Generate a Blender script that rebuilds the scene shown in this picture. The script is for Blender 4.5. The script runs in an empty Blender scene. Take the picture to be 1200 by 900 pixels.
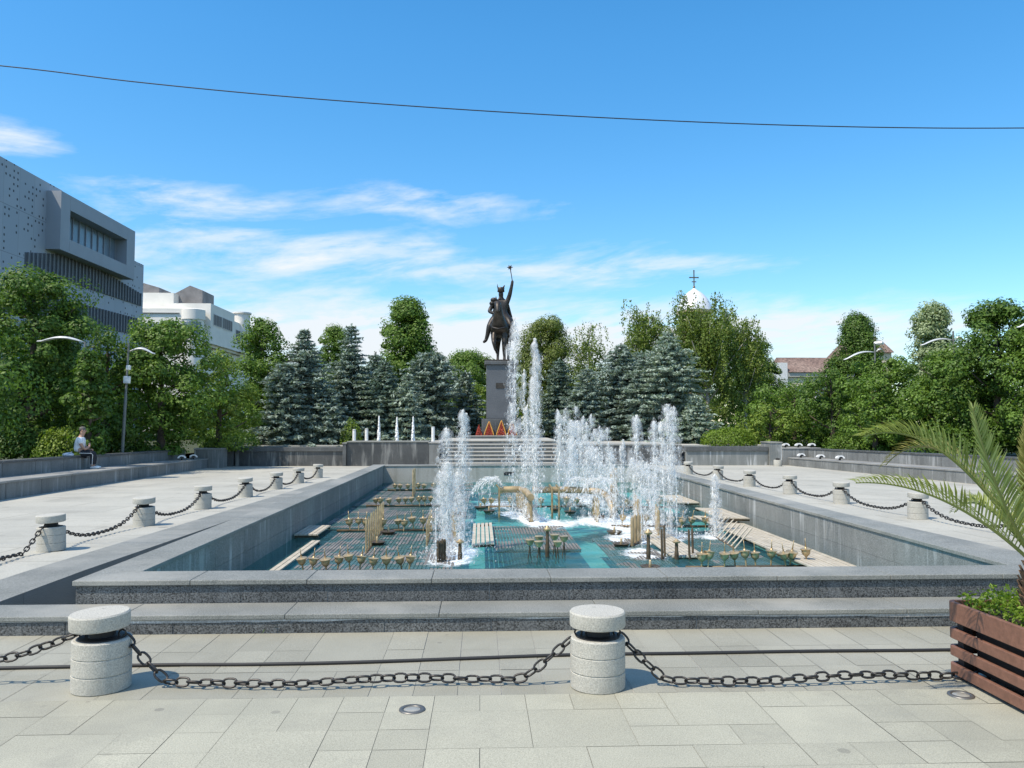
import bpy, bmesh, math, random
import numpy as np
from mathutils import Vector, Matrix, Quaternion
random.seed(7); RNG = np.random.default_rng(7)
PI = math.pi
SC = bpy.context.scene
COL = SC.collection

# ------------------------------------------------------------------ camera geometry (also used to measure the place)
FPX = 936.0; EYE = 1.6
YAW = math.atan(37/FPX); PIT = math.atan(46/FPX)
_cy, _sy, _cp, _sp = math.cos(YAW), math.sin(YAW), math.cos(PIT), math.sin(PIT)
_f = Vector((_sy*_cp, _cy*_cp, _sp)); _r = Vector((_cy, -_sy, 0)); _u = _r.cross(_f)
def ray(px, py): return _f + (px-600)/FPX*_r - (py-450)/FPX*_u
def at_z(px, py, z):
    d = ray(px, py); t = (z-EYE)/d.z; return Vector((d.x*t, d.y*t, z))
def at_y(px, py, Y):
    d = ray(px, py); t = Y/d.y; return Vector((d.x*t, Y, EYE+d.z*t))
def at_x(px, py, X):
    d = ray(px, py); t = X/d.x; return Vector((X, d.y*t, EYE+d.z*t))
def zp(Y): return -.0135*min(max(0, Y-9), 29)          # the plaza falls gently away from the viewer

# ------------------------------------------------------------------ materials
class NT:
    def __init__(s, tree): s.t = tree
    def n(s, typ, **kw):
        nd = s.t.nodes.new(typ)
        for k, v in kw.items():
            if k.startswith('i_'):
                key = k[2:]; key = int(key) if key.isdigit() else key.replace('_', ' ')
                nd.inputs[key].default_value = v
            else: setattr(nd, k, v)
        return nd
    def l(s, a, b): s.t.links.new(a, b)
    def math(s, op, a, b=None, clamp=False, c=None):
        nd = s.t.nodes.new('ShaderNodeMath'); nd.operation = op; nd.use_clamp = clamp
        for i, v in enumerate((a, b, c)):
            if v is None: continue
            if isinstance(v, (int, float)): nd.inputs[i].default_value = v
            else: s.l(v, nd.inputs[i])
        return nd.outputs[0]
    def ramp(s, fac, stops):
        nd = s.t.nodes.new('ShaderNodeValToRGB'); e = nd.color_ramp.elements
        while len(e) < len(stops): e.new(.5)
        for el, (p, c) in zip(e, stops):
            el.position = p; el.color = (c if hasattr(c, '__len__') else (c, c, c)) + (1,) if not hasattr(c, '__len__') or len(c) == 3 else c
        s.l(fac, nd.inputs[0]); return nd.outputs[0]
    def mix(s, fac, a, b, blend='MIX'):
        nd = s.t.nodes.new('ShaderNodeMix'); nd.data_type = 'RGBA'; nd.blend_type = blend
        for key, v in ((0, fac), (6, a), (7, b)):
            if isinstance(v, (int, float)) and key == 0: nd.inputs[0].default_value = v
            elif isinstance(v, tuple): nd.inputs[key].default_value = v + (1,)
            elif isinstance(v, (int, float)): nd.inputs[key].default_value = (v, v, v, 1)
            else: s.l(v, nd.inputs[key])
        return nd.outputs[2]
def newmat(name):
    m = bpy.data.materials.new(name); m.use_nodes = True
    t = NT(m.node_tree); b = m.node_tree.nodes['Principled BSDF']
    return m, t, b
def coords(t, space='obj', scale=(1, 1, 1)):
    if space == 'pos': o = t.n('ShaderNodeNewGeometry').outputs['Position']
    else: o = t.n('ShaderNodeTexCoord').outputs['Object']
    mp = t.n('ShaderNodeMapping'); mp.inputs['Scale'].default_value = scale
    t.l(o, mp.inputs[0]); return mp.outputs[0]
def noise(t, co, scale, detail=4, rough=.55):
    nd = t.n('ShaderNodeTexNoise'); nd.inputs['Scale'].default_value = scale
    nd.inputs['Detail'].default_value = detail; nd.inputs['Roughness'].default_value = rough
    t.l(co, nd.inputs['Vector']); return nd.outputs['Fac']
def bump(t, b, h, strength=.3, dist=.02):
    bn = t.n('ShaderNodeBump'); bn.inputs['Strength'].default_value = strength; bn.inputs['Distance'].default_value = dist
    t.l(h, bn.inputs['Height']); t.l(bn.outputs[0], b.inputs['Normal'])
def stone(name, c1, c2, speck=120, speckamt=.5, big=1.2, rough=.6, bmp=.15, stain=None, stainamt=.5, streak=False, space='pos', island=0, lime=0, spec=.5, spots=0, seam=None):
    m, t, b = newmat(name); co = coords(t, space)
    f1 = noise(t, co, big, 5, .6); col = t.mix(t.ramp(f1, [(.3, 0.0), (.7, 1.0)]), c1, c2)
    if island:
        ri = t.n('ShaderNodeNewGeometry').outputs['Random Per Island']
        v = t.math('MULTIPLY_ADD', ri, island, c=1-island/2)
        hs = t.n('ShaderNodeHueSaturation'); t.l(col, hs.inputs['Color']); t.l(v, hs.inputs['Value']); col = hs.outputs[0]
    sp = noise(t, co, speck, 2, .7)
    sr = t.ramp(sp, [(.32, 1-speckamt), (.5, 1.0), (.68, 1+speckamt)])
    col = t.mix(1.0, col, sr, 'MULTIPLY')
    if stain:
        co2 = coords(t, space, (1, 1, .12) if streak else (1, 1, 1))
        s = noise(t, co2, 4.5 if streak else .55, 6, .65)
        col = t.mix(t.math('MULTIPLY', t.ramp(s, [(.5, 0.0), (.68, 1.0)]), stainamt), col, stain)
    if lime:
        co3 = coords(t, space, (1, 1, .06)); s = noise(t, co3, 7, 3, .6); s2 = noise(t, co, .9, 3)
        k = t.math('MULTIPLY', t.ramp(s, [(.54, 0.0), (.66, 1.0)]), t.ramp(s2, [(.45, 0.0), (.62, 1.0)]))
        col = t.mix(t.math('MULTIPLY', k, lime), col, (.62, .63, .62))
    if spots:
        vo = t.n('ShaderNodeTexVoronoi'); vo.inputs['Scale'].default_value = spots; t.l(co, vo.inputs['Vector'])
        sx = t.n('ShaderNodeSeparateColor'); t.l(vo.outputs['Color'], sx.inputs[0])
        lim = t.math('MULTIPLY', t.math('SUBTRACT', sx.outputs[0], .55, clamp=True), .32)
        k = t.math('MULTIPLY', t.math('LESS_THAN', vo.outputs['Distance'], lim), t.math('MULTIPLY_ADD', sx.outputs[1], .35, c=.12))
        col = t.mix(k, col, (.10,.095,.085))
        d2 = noise(t, co, 2.6, 8, .72); col = t.mix(t.math('MULTIPLY', t.ramp(d2, [(.56, 0.0), (.72, 1.0)]), .32), col, (.20,.195,.17))
    if seam:
        br = t.n('ShaderNodeTexBrick'); br.offset = .5; t.l(co, br.inputs['Vector']); br.inputs['Scale'].default_value = 1
        br.inputs['Brick Width'].default_value = seam[0]; br.inputs['Row Height'].default_value = seam[1]; br.inputs['Mortar Size'].default_value = seam[2]
        br.inputs['Color1'].default_value = (1,1,1,1); br.inputs['Color2'].default_value = (.90,.905,.91,1); br.inputs['Mortar'].default_value = (.62,.61,.58,1)
        col = t.mix(1.0, col, br.outputs['Color'], 'MULTIPLY')
    t.l(col, b.inputs['Base Color']); b.inputs['Roughness'].default_value = rough
    b.inputs['Specular IOR Level'].default_value = spec
    if bmp: bump(t, b, t.math('ADD', sp, f1), bmp, .01)
    return m
def plain(name, col, rough=.5, metal=0, var=.15, scale=8, bmp=0, spec=.5, coat=0):
    m, t, b = newmat(name); co = coords(t)
    f = noise(t, co, scale, 4)
    c = t.mix(t.ramp(f, [(.3, 0.0), (.7, 1.0)]), tuple(x*(1-var) for x in col), tuple(min(1, x*(1+var)) for x in col))
    t.l(c, b.inputs['Base Color']); b.inputs['Roughness'].default_value = rough; b.inputs['Metallic'].default_value = metal
    b.inputs['Specular IOR Level'].default_value = spec; b.inputs['Coat Weight'].default_value = coat
    if bmp: bump(t, b, f, bmp, .01)
    return m
def leafmat(name, dark, light, transl=.35, rough=.55, hue=.0, spec=.4):
    m, t, b = newmat(name)
    ri = t.n('ShaderNodeNewGeometry').outputs['Random Per Island']
    col = t.ramp(ri, [(0, dark), (.6, tuple((a+c)/2 for a, c in zip(dark, light))), (1, light)])
    t.l(col, b.inputs['Base Color']); b.inputs['Roughness'].default_value = rough; b.inputs['Specular IOR Level'].default_value = spec
    tr = t.n('ShaderNodeBsdfTranslucent'); t.l(t.mix(1.0, col, (1.25, 1.35, .6), 'MULTIPLY'), tr.inputs['Color'])
    mx = t.n('ShaderNodeMixShader'); mx.inputs[0].default_value = transl
    t.l(b.outputs[0], mx.inputs[1]); t.l(tr.outputs[0], mx.inputs[2])
    t.l(mx.outputs[0], m.node_tree.nodes['Material Output'].inputs['Surface'])
    return m

# ------------------------------------------------------------------ mesh builder
class MB:
    def __init__(s): s.v = []; s.f = []
    def add(s, vs, fs):
        k = len(s.v); s.v += [tuple(v) for v in vs]; s.f += [tuple(k+i for i in f) for f in fs]; return s
    def box(s, x0, x1, y0, y1, z0, z1):
        return s.add([(x0,y0,z0),(x1,y0,z0),(x1,y1,z0),(x0,y1,z0),(x0,y0,z1),(x1,y0,z1),(x1,y1,z1),(x0,y1,z1)],
            [(0,3,2,1),(4,5,6,7),(0,1,5,4),(1,2,6,5),(2,3,7,6),(3,0,4,7)])
    def hexa(s, b, t):                                   # bottom quad + top quad (ccw seen from above)
        return s.add(list(b)+list(t), [(0,3,2,1),(4,5,6,7),(0,1,5,4),(1,2,6,5),(2,3,7,6),(3,0,4,7)])
    def lathe(s, prof, c=(0,0,0), seg=20, caps=True):
        vs = []; n = len(prof)
        for r, z in prof:
            for k in range(seg):
                a = 2*PI*k/seg; vs.append((c[0]+r*math.cos(a), c[1]+r*math.sin(a), c[2]+z))
        fs = [(i*seg+k, i*seg+(k+1)%seg, (i+1)*seg+(k+1)%seg, (i+1)*seg+k) for i in range(n-1) for k in range(seg)]
        if caps: fs += [tuple(range(seg))[::-1], tuple((n-1)*seg+k for k in range(seg))]
        return s.add(vs, fs)
    def tube(s, pts, rad, seg=8, closed=False, caps=True):
        pts = [Vector(p) for p in pts]; n = len(pts)
        rs = rad if hasattr(rad, '__len__') else [rad]*n
        vs = []; ref = None
        for i, p in enumerate(pts):
            if closed: d = pts[(i+1) % n]-pts[i-1]
            else: d = pts[min(i+1, n-1)]-pts[max(i-1, 0)]
            d = d.normalized() if d.length > 1e-9 else Vector((0, 0, 1))
            if ref is None:
                ref = d.orthogonal().normalized()
            ref = (ref - d*ref.dot(d)); ref = ref.normalized() if ref.length > 1e-6 else d.orthogonal().normalized()
            b = d.cross(ref)
            for k in range(seg):
                a = 2*PI*k/seg; vs.append(p + (ref*math.cos(a)+b*math.sin(a))*rs[i])
        m = n if closed else n-1
        fs = [(i*seg+k, i*seg+(k+1)%seg, ((i+1)%n)*seg+(k+1)%seg, ((i+1)%n)*seg+k) for i in range(m) for k in range(seg)]
        if caps and not closed: fs += [tuple(range(seg))[::-1], tuple((n-1)*seg+k for k in range(seg))]
        return s.add(vs, fs)
    def prism(s, poly, d):                               # planar polygon extruded by vector d
        n = len(poly); d = Vector(d); a = [Vector(p) for p in poly]
        return s.add(a+[p+d for p in a], [tuple(range(n))[::-1], tuple(range(n, 2*n))]+[(i, (i+1)%n, n+(i+1)%n, n+i) for i in range(n)])
    def ball(s, c, r, seg=10, rings=7):
        rx, ry, rz = r if hasattr(r, '__len__') else (r, r, r)
        vs = [(c[0], c[1], c[2]-rz)]
        for i in range(1, rings):
            t = -PI/2+PI*i/rings
            vs += [(c[0]+rx*math.cos(t)*math.cos(2*PI*k/seg), c[1]+ry*math.cos(t)*math.sin(2*PI*k/seg), c[2]+rz*math.sin(t)) for k in range(seg)]
        vs.append((c[0], c[1], c[2]+rz)); L = len(vs)-1
        fs = [(0, 1+(k+1)%seg, 1+k) for k in range(seg)]
        fs += [(1+i*seg+k, 1+i*seg+(k+1)%seg, 1+(i+1)*seg+(k+1)%seg, 1+(i+1)*seg+k) for i in range(rings-2) for k in range(seg)]
        fs += [(L, 1+(rings-2)*seg+k, 1+(rings-2)*seg+(k+1)%seg) for k in range(seg)]
        return s.add(vs, fs)
def link(o, parent=None):
    COL.objects.link(o)
    if parent: o.parent = parent
    return o
def fixnormals(me):
    bm = bmesh.new(); bm.from_mesh(me); bmesh.ops.recalc_face_normals(bm, faces=bm.faces); bm.to_mesh(me); bm.free()
def part(name, mb, mat, parent=None, smooth=False, bevel=0, world=False, label=None):
    me = bpy.data.meshes.new(name)
    vs = mb.v
    if world and parent is not None:
        L = parent.matrix_basis.translation
        p = parent
        while p.parent: p = p.parent; L = L + p.matrix_basis.translation
        vs = [(x-L.x, y-L.y, z-L.z) for x, y, z in vs]
    me.from_pydata(vs, [], mb.f); fixnormals(me)
    me.materials.append(mat)
    if smooth: me.polygons.foreach_set('use_smooth', [True]*len(me.polygons))
    o = link(bpy.data.objects.new(name, me), parent)
    if smooth == 'auto':
        e = o.modifiers.new('es', 'EDGE_SPLIT'); e.split_angle = math.radians(35)
    if bevel:
        b = o.modifiers.new('bv', 'BEVEL'); b.width = bevel; b.segments = 2; b.limit_method = 'ANGLE'
    if label: o['label'] = label
    return o
def tag(o, label, cat, group=None):
    o['label'] = label; o['category'] = cat; o['kind'] = 'thing'
    if group: o['group'] = group
    return o
def thing(name, label, cat, loc=(0,0,0), rz=0, group=None):
    o = bpy.data.objects.new(name, None); o.empty_display_size = .1
    o.location = loc; o.rotation_euler = (0, 0, rz); COL.objects.link(o)
    return tag(o, label, cat, group)
def struct(name, mb, mat, smooth=False, kind='structure'):
    o = part(name, mb, mat, smooth=smooth); o['kind'] = kind; return o
KIDS = {}
def dup(root, loc, rz=None, label=None, group=None, scale=None):
    c = root.copy(); COL.objects.link(c); c.location = loc
    if rz is not None: c.rotation_euler = (0, 0, rz)
    if scale: c.scale = (scale,)*3
    if label: c['label'] = label
    if group: c['group'] = group
    for ch in root.children:
        d = ch.copy(); COL.objects.link(d); d.parent = c
        for g in ch.children:
            e = g.copy(); COL.objects.link(e); e.parent = d
    return c
ORD = ['first', 'second', 'third', 'fourth', 'fifth', 'sixth', 'seventh', 'eighth', 'ninth', 'tenth']

# ------------------------------------------------------------------ leaves as numpy quads
def leafobj(name, cen, nrm, size, mat, parent, aspect=.55, axis=None, seed=0):
    """cen (N,3), nrm (N,3) preferred normals, size (N,) leaf length; diamond leaves"""
    rng = np.random.default_rng(seed); N = len(cen)
    nrm = nrm/np.maximum(1e-6, np.linalg.norm(nrm, axis=1, keepdims=True))
    a = rng.normal(size=(N, 3)) if axis is None else axis
    a = a - nrm*np.sum(a*nrm, axis=1, keepdims=True)
    a /= np.maximum(1e-6, np.linalg.norm(a, axis=1, keepdims=True))
    b = np.cross(nrm, a)
    s = size[:, None]
    V = np.stack([cen-a*s*.5, cen+b*s*aspect*.5-a*s*.05, cen+a*s*.5, cen-b*s*aspect*.5-a*s*.05], axis=1).reshape(-1, 3)
    me = bpy.data.meshes.new(name)
    me.vertices.add(4*N); me.vertices.foreach_set('co', V.astype(np.float32).ravel())
    me.loops.add(4*N); me.loops.foreach_set('vertex_index', np.arange(4*N, dtype=np.int32))
    me.polygons.add(N); me.polygons.foreach_set('loop_start', np.arange(0, 4*N, 4, dtype=np.int32))
    try: me.polygons.foreach_set('loop_total', np.full(N, 4, dtype=np.int32))
    except Exception: pass
    me.update(calc_edges=True); me.materials.append(mat)
    return link(bpy.data.objects.new(name, me), parent)
# ------------------------------------------------------------------ palette
M = {}
M['pave'] = stone('pale paving', (.325,.315,.245), (.395,.38,.295), 150, .26, .9, .75, .12, (.22,.215,.18), .5, island=.16, spots=4.5)
M['paveband'] = stone('grey paving', (.265,.255,.20), (.32,.31,.25), 150, .24, .9, .7, .12, (.37,.36,.30), .55, island=.16, spots=4.0)
M['joint'] = stone('paving joints', (.19,.187,.155), (.26,.255,.215), 90, .3, 2, .9, .1)
M['mortar'] = stone('pale mortar', (.30,.295,.28), (.55,.54,.51), 90, .3, 3, .9, .1)
M['plaza'] = stone('worn concrete slabs', (.40,.385,.33), (.475,.46,.395), 60, .16, .35, .85, .1, (.29,.28,.24), .55, spots=1.6, seam=(2.4,1.2,.012))
M['granite'] = stone('dark flamed granite', (.062,.065,.065), (.118,.121,.118), 85, 1.0, 1.1, .5, .35, (.20,.21,.215), .3, streak=True)
M['granite_wet'] = stone('dark wet granite', (.045,.047,.048), (.10,.10,.098), 60, .8, 1.1, .35, .3, (.36,.355,.33), .7, streak=True)
M['granite_pale'] = stone('limescaled granite', (.15,.16,.155), (.25,.255,.24), 70, .4, .8, .6, .2, (.32,.32,.30), .5, streak=True, lime=.75)
M['coping'] = stone('blue grey coping', (.18,.186,.17), (.25,.255,.235), 110, .42, 1.3, .65, .15, (.38,.37,.33), .65, spots=3, spec=.25)
M['bench'] = stone('grey bench stone', (.15,.155,.15), (.23,.235,.225), 60, .3, .9, .7, .2, (.075,.075,.07), .5, streak=True, lime=.5)
M['benchtop'] = stone('bench top', (.19,.19,.18), (.34,.335,.31), 60, .3, .6, .6, .2, (.42,.415,.39), .6)
M['bollard'] = stone('washed concrete', (.40,.385,.335), (.47,.455,.40), 120, .26, 2.2, .85, .3, (.24,.23,.19), .6, space='obj', spots=9)
M['steps'] = stone('pale steps', (.40,.385,.34), (.47,.455,.41), 60, .2, .8, .8, .1, (.25,.24,.21), .4)
M['pedestal'] = stone('polished grey granite', (.085,.09,.10), (.12,.125,.135), 30, .5, 1.5, .3, .03)
M['black'] = plain('black steel', (.012,.012,.014), .55)
M['chain'] = plain('chain iron', (.06,.056,.053), .45, .75, .4, 40)
M['rubber'] = plain('black cable', (.02,.02,.021), .6)
M['brass'] = plain('weathered brass', (.50,.37,.20), .36, .5, .4, 14, .1)
M['brassdark'] = plain('dark brass pipe', (.12,.085,.05), .5, .5, .4, 12, .1)
M['copper'] = plain('ochre pipe', (.37,.275,.15), .45, .25, .35, 6, .1)
M['slat'] = plain('beige slats', (.47,.42,.33), .7, 0, .2, 5)
M['slatdark'] = plain('wet slats', (.17,.155,.135), .6, 0, .4, 3)
M['white'] = plain('white lacquer', (.80,.80,.78), .4)
M['lampgrey'] = plain('lamp aluminium', (.62,.63,.62), .4, .2)
M['pole'] = plain('grey pole paint', (.17,.18,.17), .5, .2)
M['planter'] = plain('brown recycled plastic', (.19,.092,.06), .6, 0, .18, 30, .15)
M['planterdark'] = plain('dark inner posts', (.03,.022,.02), .7)
M['soil'] = plain('potting soil', (.05,.035,.025), .9)
M['bronze'] = plain('statue bronze', (.055,.046,.038), .45, .5, .45, 6, .3)
M['bronzed'] = plain('statue bronze rider', (.042,.037,.033), .5, .45, .45, 8, .3)
M['bark'] = plain('bark', (.085,.065,.05), .9, 0, .35, 12, .5)
M['birchbark'] = plain('birch bark', (.42,.39,.34), .8, 0, .5, 9, .3)
M['palmbark'] = plain('palm trunk', (.16,.095,.055), .9, 0, .5, 25, .8)
M['red'] = plain('red wreath flowers', (.30,.04,.02), .7, 0, .5, 14)
M['yellow'] = plain('yellow wreath edge', (.52,.27,.05), .7, 0, .3, 14)
M['grass'] = stone('rough ground', (.035,.05,.018), (.07,.075,.03), 30, .4, .4, .95, .3)
M['gutter'] = stone('damp gutter', (.10,.10,.10), (.15,.15,.145), 40, .3, .8, .7, .2)
# foliage
M['leaf_deep'] = leafmat('deep green leaves', (.042,.092,.012), (.15,.255,.036))
M['leaf_mid'] = leafmat('mid green leaves', (.06,.12,.015), (.20,.32,.047))
M['leaf_lime'] = leafmat('lime green leaves', (.085,.15,.018), (.28,.37,.06))
M['leaf_pale'] = leafmat('variegated pale leaves', (.14,.20,.08), (.48,.55,.33))
M['leaf_birch'] = leafmat('olive birch leaves', (.095,.14,.022), (.26,.34,.08))
M['leaf_willow'] = leafmat('olive willow leaves', (.075,.11,.018), (.22,.27,.055))
M['needle'] = leafmat('blue spruce needles', (.15,.20,.17), (.33,.41,.36), .15, .6)
M['needle_dark'] = leafmat('dark spruce needles', (.10,.145,.115), (.25,.33,.27), .15, .6)
M['needle_pale'] = leafmat('silver spruce needles', (.20,.26,.21), (.42,.50,.42), .15, .6)
M['palm'] = leafmat('palm leaflets', (.17,.21,.05), (.44,.48,.20), .4, .4)
M['palmyellow'] = leafmat('yellowing palm leaflets', (.20,.19,.05), (.42,.38,.15), .3, .45)
M['herb'] = leafmat('bright herb leaves', (.10,.17,.015), (.27,.38,.05), .4)
M['topiary'] = leafmat('clipped bush leaves', (.08,.14,.01), (.22,.32,.03), .3)

# water ------------------------------------------------------------
def water_mat():
    m, t, b = newmat('pool water'); co = coords(t, 'pos')
    at = t.n('ShaderNodeAttribute', attribute_name='foam').outputs['Fac']
    n1 = noise(t, coords(t, 'pos', (1, .8, 1)), 9, 9, .78)
    fm = t.ramp(t.math('ADD', t.math('MULTIPLY', n1, .9), t.math('MULTIPLY', at, .75)), [(.80, 0.0), (1.22, 1.0)])
    n2 = noise(t, co, .5, 3)
    col = t.mix(n2, (.05,.17,.19), (.09,.25,.27))
    col = t.mix(fm, col, (.82,.86,.86))
    t.l(col, b.inputs['Base Color']); b.inputs['Roughness'].default_value = .06; b.inputs['IOR'].default_value = 1.33
    rp = noise(t, coords(t, 'pos', (1, .7, 1)), 7, 3, .55); bump(t, b, rp, .35, .05)
    tr = t.n('ShaderNodeBsdfTransparent'); tr.inputs[0].default_value = (.72,.92,.92,1)
    mx = t.n('ShaderNodeMixShader')
    t.l(t.math('MULTIPLY_ADD', fm, .70, c=.30), mx.inputs[0])
    t.l(tr.outputs[0], mx.inputs[1]); t.l(b.outputs[0], mx.inputs[2])
    t.l(mx.outputs[0], m.node_tree.nodes['Material Output'].inputs['Surface']); return m
M['water'] = water_mat()
def spray_mat():
    m, t, b = newmat('spraying water')
    b.inputs['Base Color'].default_value = (.95,.95,.93,1); b.inputs['Roughness'].default_value = .12
    b.inputs['IOR'].default_value = 1.33
    tl = t.n('ShaderNodeBsdfTranslucent'); tl.inputs[0].default_value = (.95,.95,.93,1)
    m1 = t.n('ShaderNodeMixShader'); m1.inputs[0].default_value = .4; t.l(b.outputs[0], m1.inputs[1]); t.l(tl.outputs[0], m1.inputs[2])
    tr = t.n('ShaderNodeBsdfTransparent'); mx = t.n('ShaderNodeMixShader')
    ri = t.n('ShaderNodeNewGeometry').outputs['Random Per Island']
    t.l(t.ramp(ri, [(0, .08), (.7, .5), (1, .95)]), mx.inputs[0])
    t.l(tr.outputs[0], mx.inputs[1]); t.l(m1.outputs[0], mx.inputs[2])
    t.l(mx.outputs[0], m.node_tree.nodes['Material Output'].inputs['Surface']); return m
M['spray'] = spray_mat()
def mist_mat():
    m, t, b = newmat('fine spray mist'); d = t.n('ShaderNodeBsdfDiffuse'); d.inputs[0].default_value = (.95,.95,.94,1)
    tl = t.n('ShaderNodeBsdfTranslucent'); tl.inputs[0].default_value = (.95,.95,.94,1)
    a = t.n('ShaderNodeMixShader'); a.inputs[0].default_value = .5; t.l(d.outputs[0], a.inputs[1]); t.l(tl.outputs[0], a.inputs[2])
    tr = t.n('ShaderNodeBsdfTransparent'); mx = t.n('ShaderNodeMixShader'); mx.inputs[0].default_value = .07
    t.l(tr.outputs[0], mx.inputs[1]); t.l(a.outputs[0], mx.inputs[2]); t.l(mx.outputs[0], m.node_tree.nodes['Material Output'].inputs['Surface']); return m
M['mist'] = mist_mat()

# ------------------------------------------------------------------ camera, light, sky
cam = bpy.data.cameras.new('camera'); cam.sensor_width = 36; cam.lens = FPX/1200*36; cam.clip_end = 5000; cam.clip_start = .05
co_ = link(bpy.data.objects.new('camera', cam)); co_.location = (0, 0, EYE); co_.rotation_euler = (PI/2+PIT, 0, -YAW)
SC.camera = co_
SUN = Vector((-.82*math.cos(math.radians(57)), -.57*math.cos(math.radians(57)), math.sin(math.radians(57)))).normalized()
sl = bpy.data.lights.new('sun', 'SUN'); sl.energy = 5.0; sl.angle = math.radians(.53); sl.color = (1, .90, .75)
so = link(bpy.data.objects.new('sun', sl)); so.rotation_euler = SUN.to_track_quat('Z', 'Y').to_euler(); so.location = (0, 0, 60)
w = bpy.data.worlds.new('World'); SC.world = w; w.use_nodes = True
t = NT(w.node_tree); bg = w.node_tree.nodes['Background']
sky = t.n('ShaderNodeTexSky'); sky.sky_type = 'NISHITA'; sky.sun_disc = False
sky.sun_elevation = math.asin(SUN.z); sky.sun_rotation = math.atan2(SUN.x, SUN.y); sky.air_density = 1.0; sky.dust_density = .35; sky.ozone_density = 2.2
hs = t.n('ShaderNodeHueSaturation'); hs.inputs['Saturation'].default_value = 1.34; hs.inputs['Value'].default_value = 1.8; hs.inputs['Hue'].default_value = .492; t.l(sky.outputs[0], hs.inputs['Color'])
dirv = t.n('ShaderNodeTexCoord').outputs['Generated']
sep = t.n('ShaderNodeSeparateXYZ'); t.l(dirv, sep.inputs[0])
az = t.math('ARCTAN2', sep.outputs[0], sep.outputs[1]); el = t.math('ARCSINE', sep.outputs[2])
cmb = t.n('ShaderNodeCombineXYZ')
t.l(t.math('MULTIPLY', az, 1.0), cmb.inputs[0])
t.l(t.math('ADD', t.math('MULTIPLY', el, 4.2), t.math('MULTIPLY', az, -.42)), cmb.inputs[1])
n1 = noise(t, cmb.outputs[0], 4.2, 9, .62); t.t.nodes[-1].inputs['Distortion'].default_value = .6
def sky_at(px, py):
    d = ray(px, py).normalized(); return math.atan2(d.x, d.y), math.asin(d.z)
blobs = [(210, 232, 110, 16, .8), (265, 292, 120, 26, 1.0), (500, 238, 95, 20, .75), (640, 318, 230, 12, .75), (430, 292, 60, 14, .5), (510, 285, 40, 16, .4),
         (700, 300, 90, 30, .4), (5, 160, 45, 15, .85), (450, 398, 390, 36, 2.1), (860, 400, 230, 24, 1.7), (680, 245, 40, 12, .35)]
tot = None
for px, py, wx, wy, s in blobs:
    a0, e0 = sky_at(px, py)
    da = t.math('MULTIPLY', t.math('SUBTRACT', az, a0), FPX/wx); de = t.math('MULTIPLY', t.math('SUBTRACT', el, e0), FPX/wy)
    q = t.math('ADD', t.math('MULTIPLY', da, da), t.math('MULTIPLY', de, de))
    g = t.math('MULTIPLY', t.math('EXPONENT', t.math('MULTIPLY', q, -.8)), s)
    tot = g if tot is None else t.math('ADD', tot, g)
back = t.math('MULTIPLY', t.math('GREATER_THAN', t.math('ABSOLUTE', az), .9), .45)
tot = t.math('ADD', tot, back)
cl = t.math('MULTIPLY', tot, t.math('MULTIPLY', t.math('SUBTRACT', n1, .30), 2.6, clamp=True))
n3 = noise(t, cmb.outputs[0], 15, 7, .6)
cl = t.math('MULTIPLY', cl, t.math('MULTIPLY_ADD', n3, 2.4, c=-.25))
cf = t.ramp(cl, [(.12, 0.0), (.42, .5), (.85, .9)])
hz = t.ramp(el, [(0.0, .55), (.16, 0.0)])
cloudcol = t.mix(1.0, cf, (6.9, 7.2, 7.6), 'MIX'); 
skyc = t.mix(t.math('MAXIMUM', cf, t.math('MULTIPLY', hz, .0)), hs.outputs[0], (8.6, 8.5, 8.5))
skyc = t.mix(1.0, skyc, t.ramp(el, [(0.0, (.80,.83,.86)), (.22, (.90,.94,.97)), (.45, (1.0,1.03,1.06))]), 'MULTIPLY')
t.l(skyc, bg.inputs[0]); bg.inputs[1].default_value = .12
SC.view_settings.view_transform = 'Standard'; SC.view_settings.look = 'None'; SC.view_settings.gamma = 1; SC.view_settings.use_curve_mapping = False
SC.view_settings.exposure = 0.05
SC.cycles.max_bounces = 8; SC.cycles.transparent_max_bounces = 80; SC.cycles.use_denoising = True
SC.cycles.caustics_reflective = False; SC.cycles.caustics_refractive = False
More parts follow.
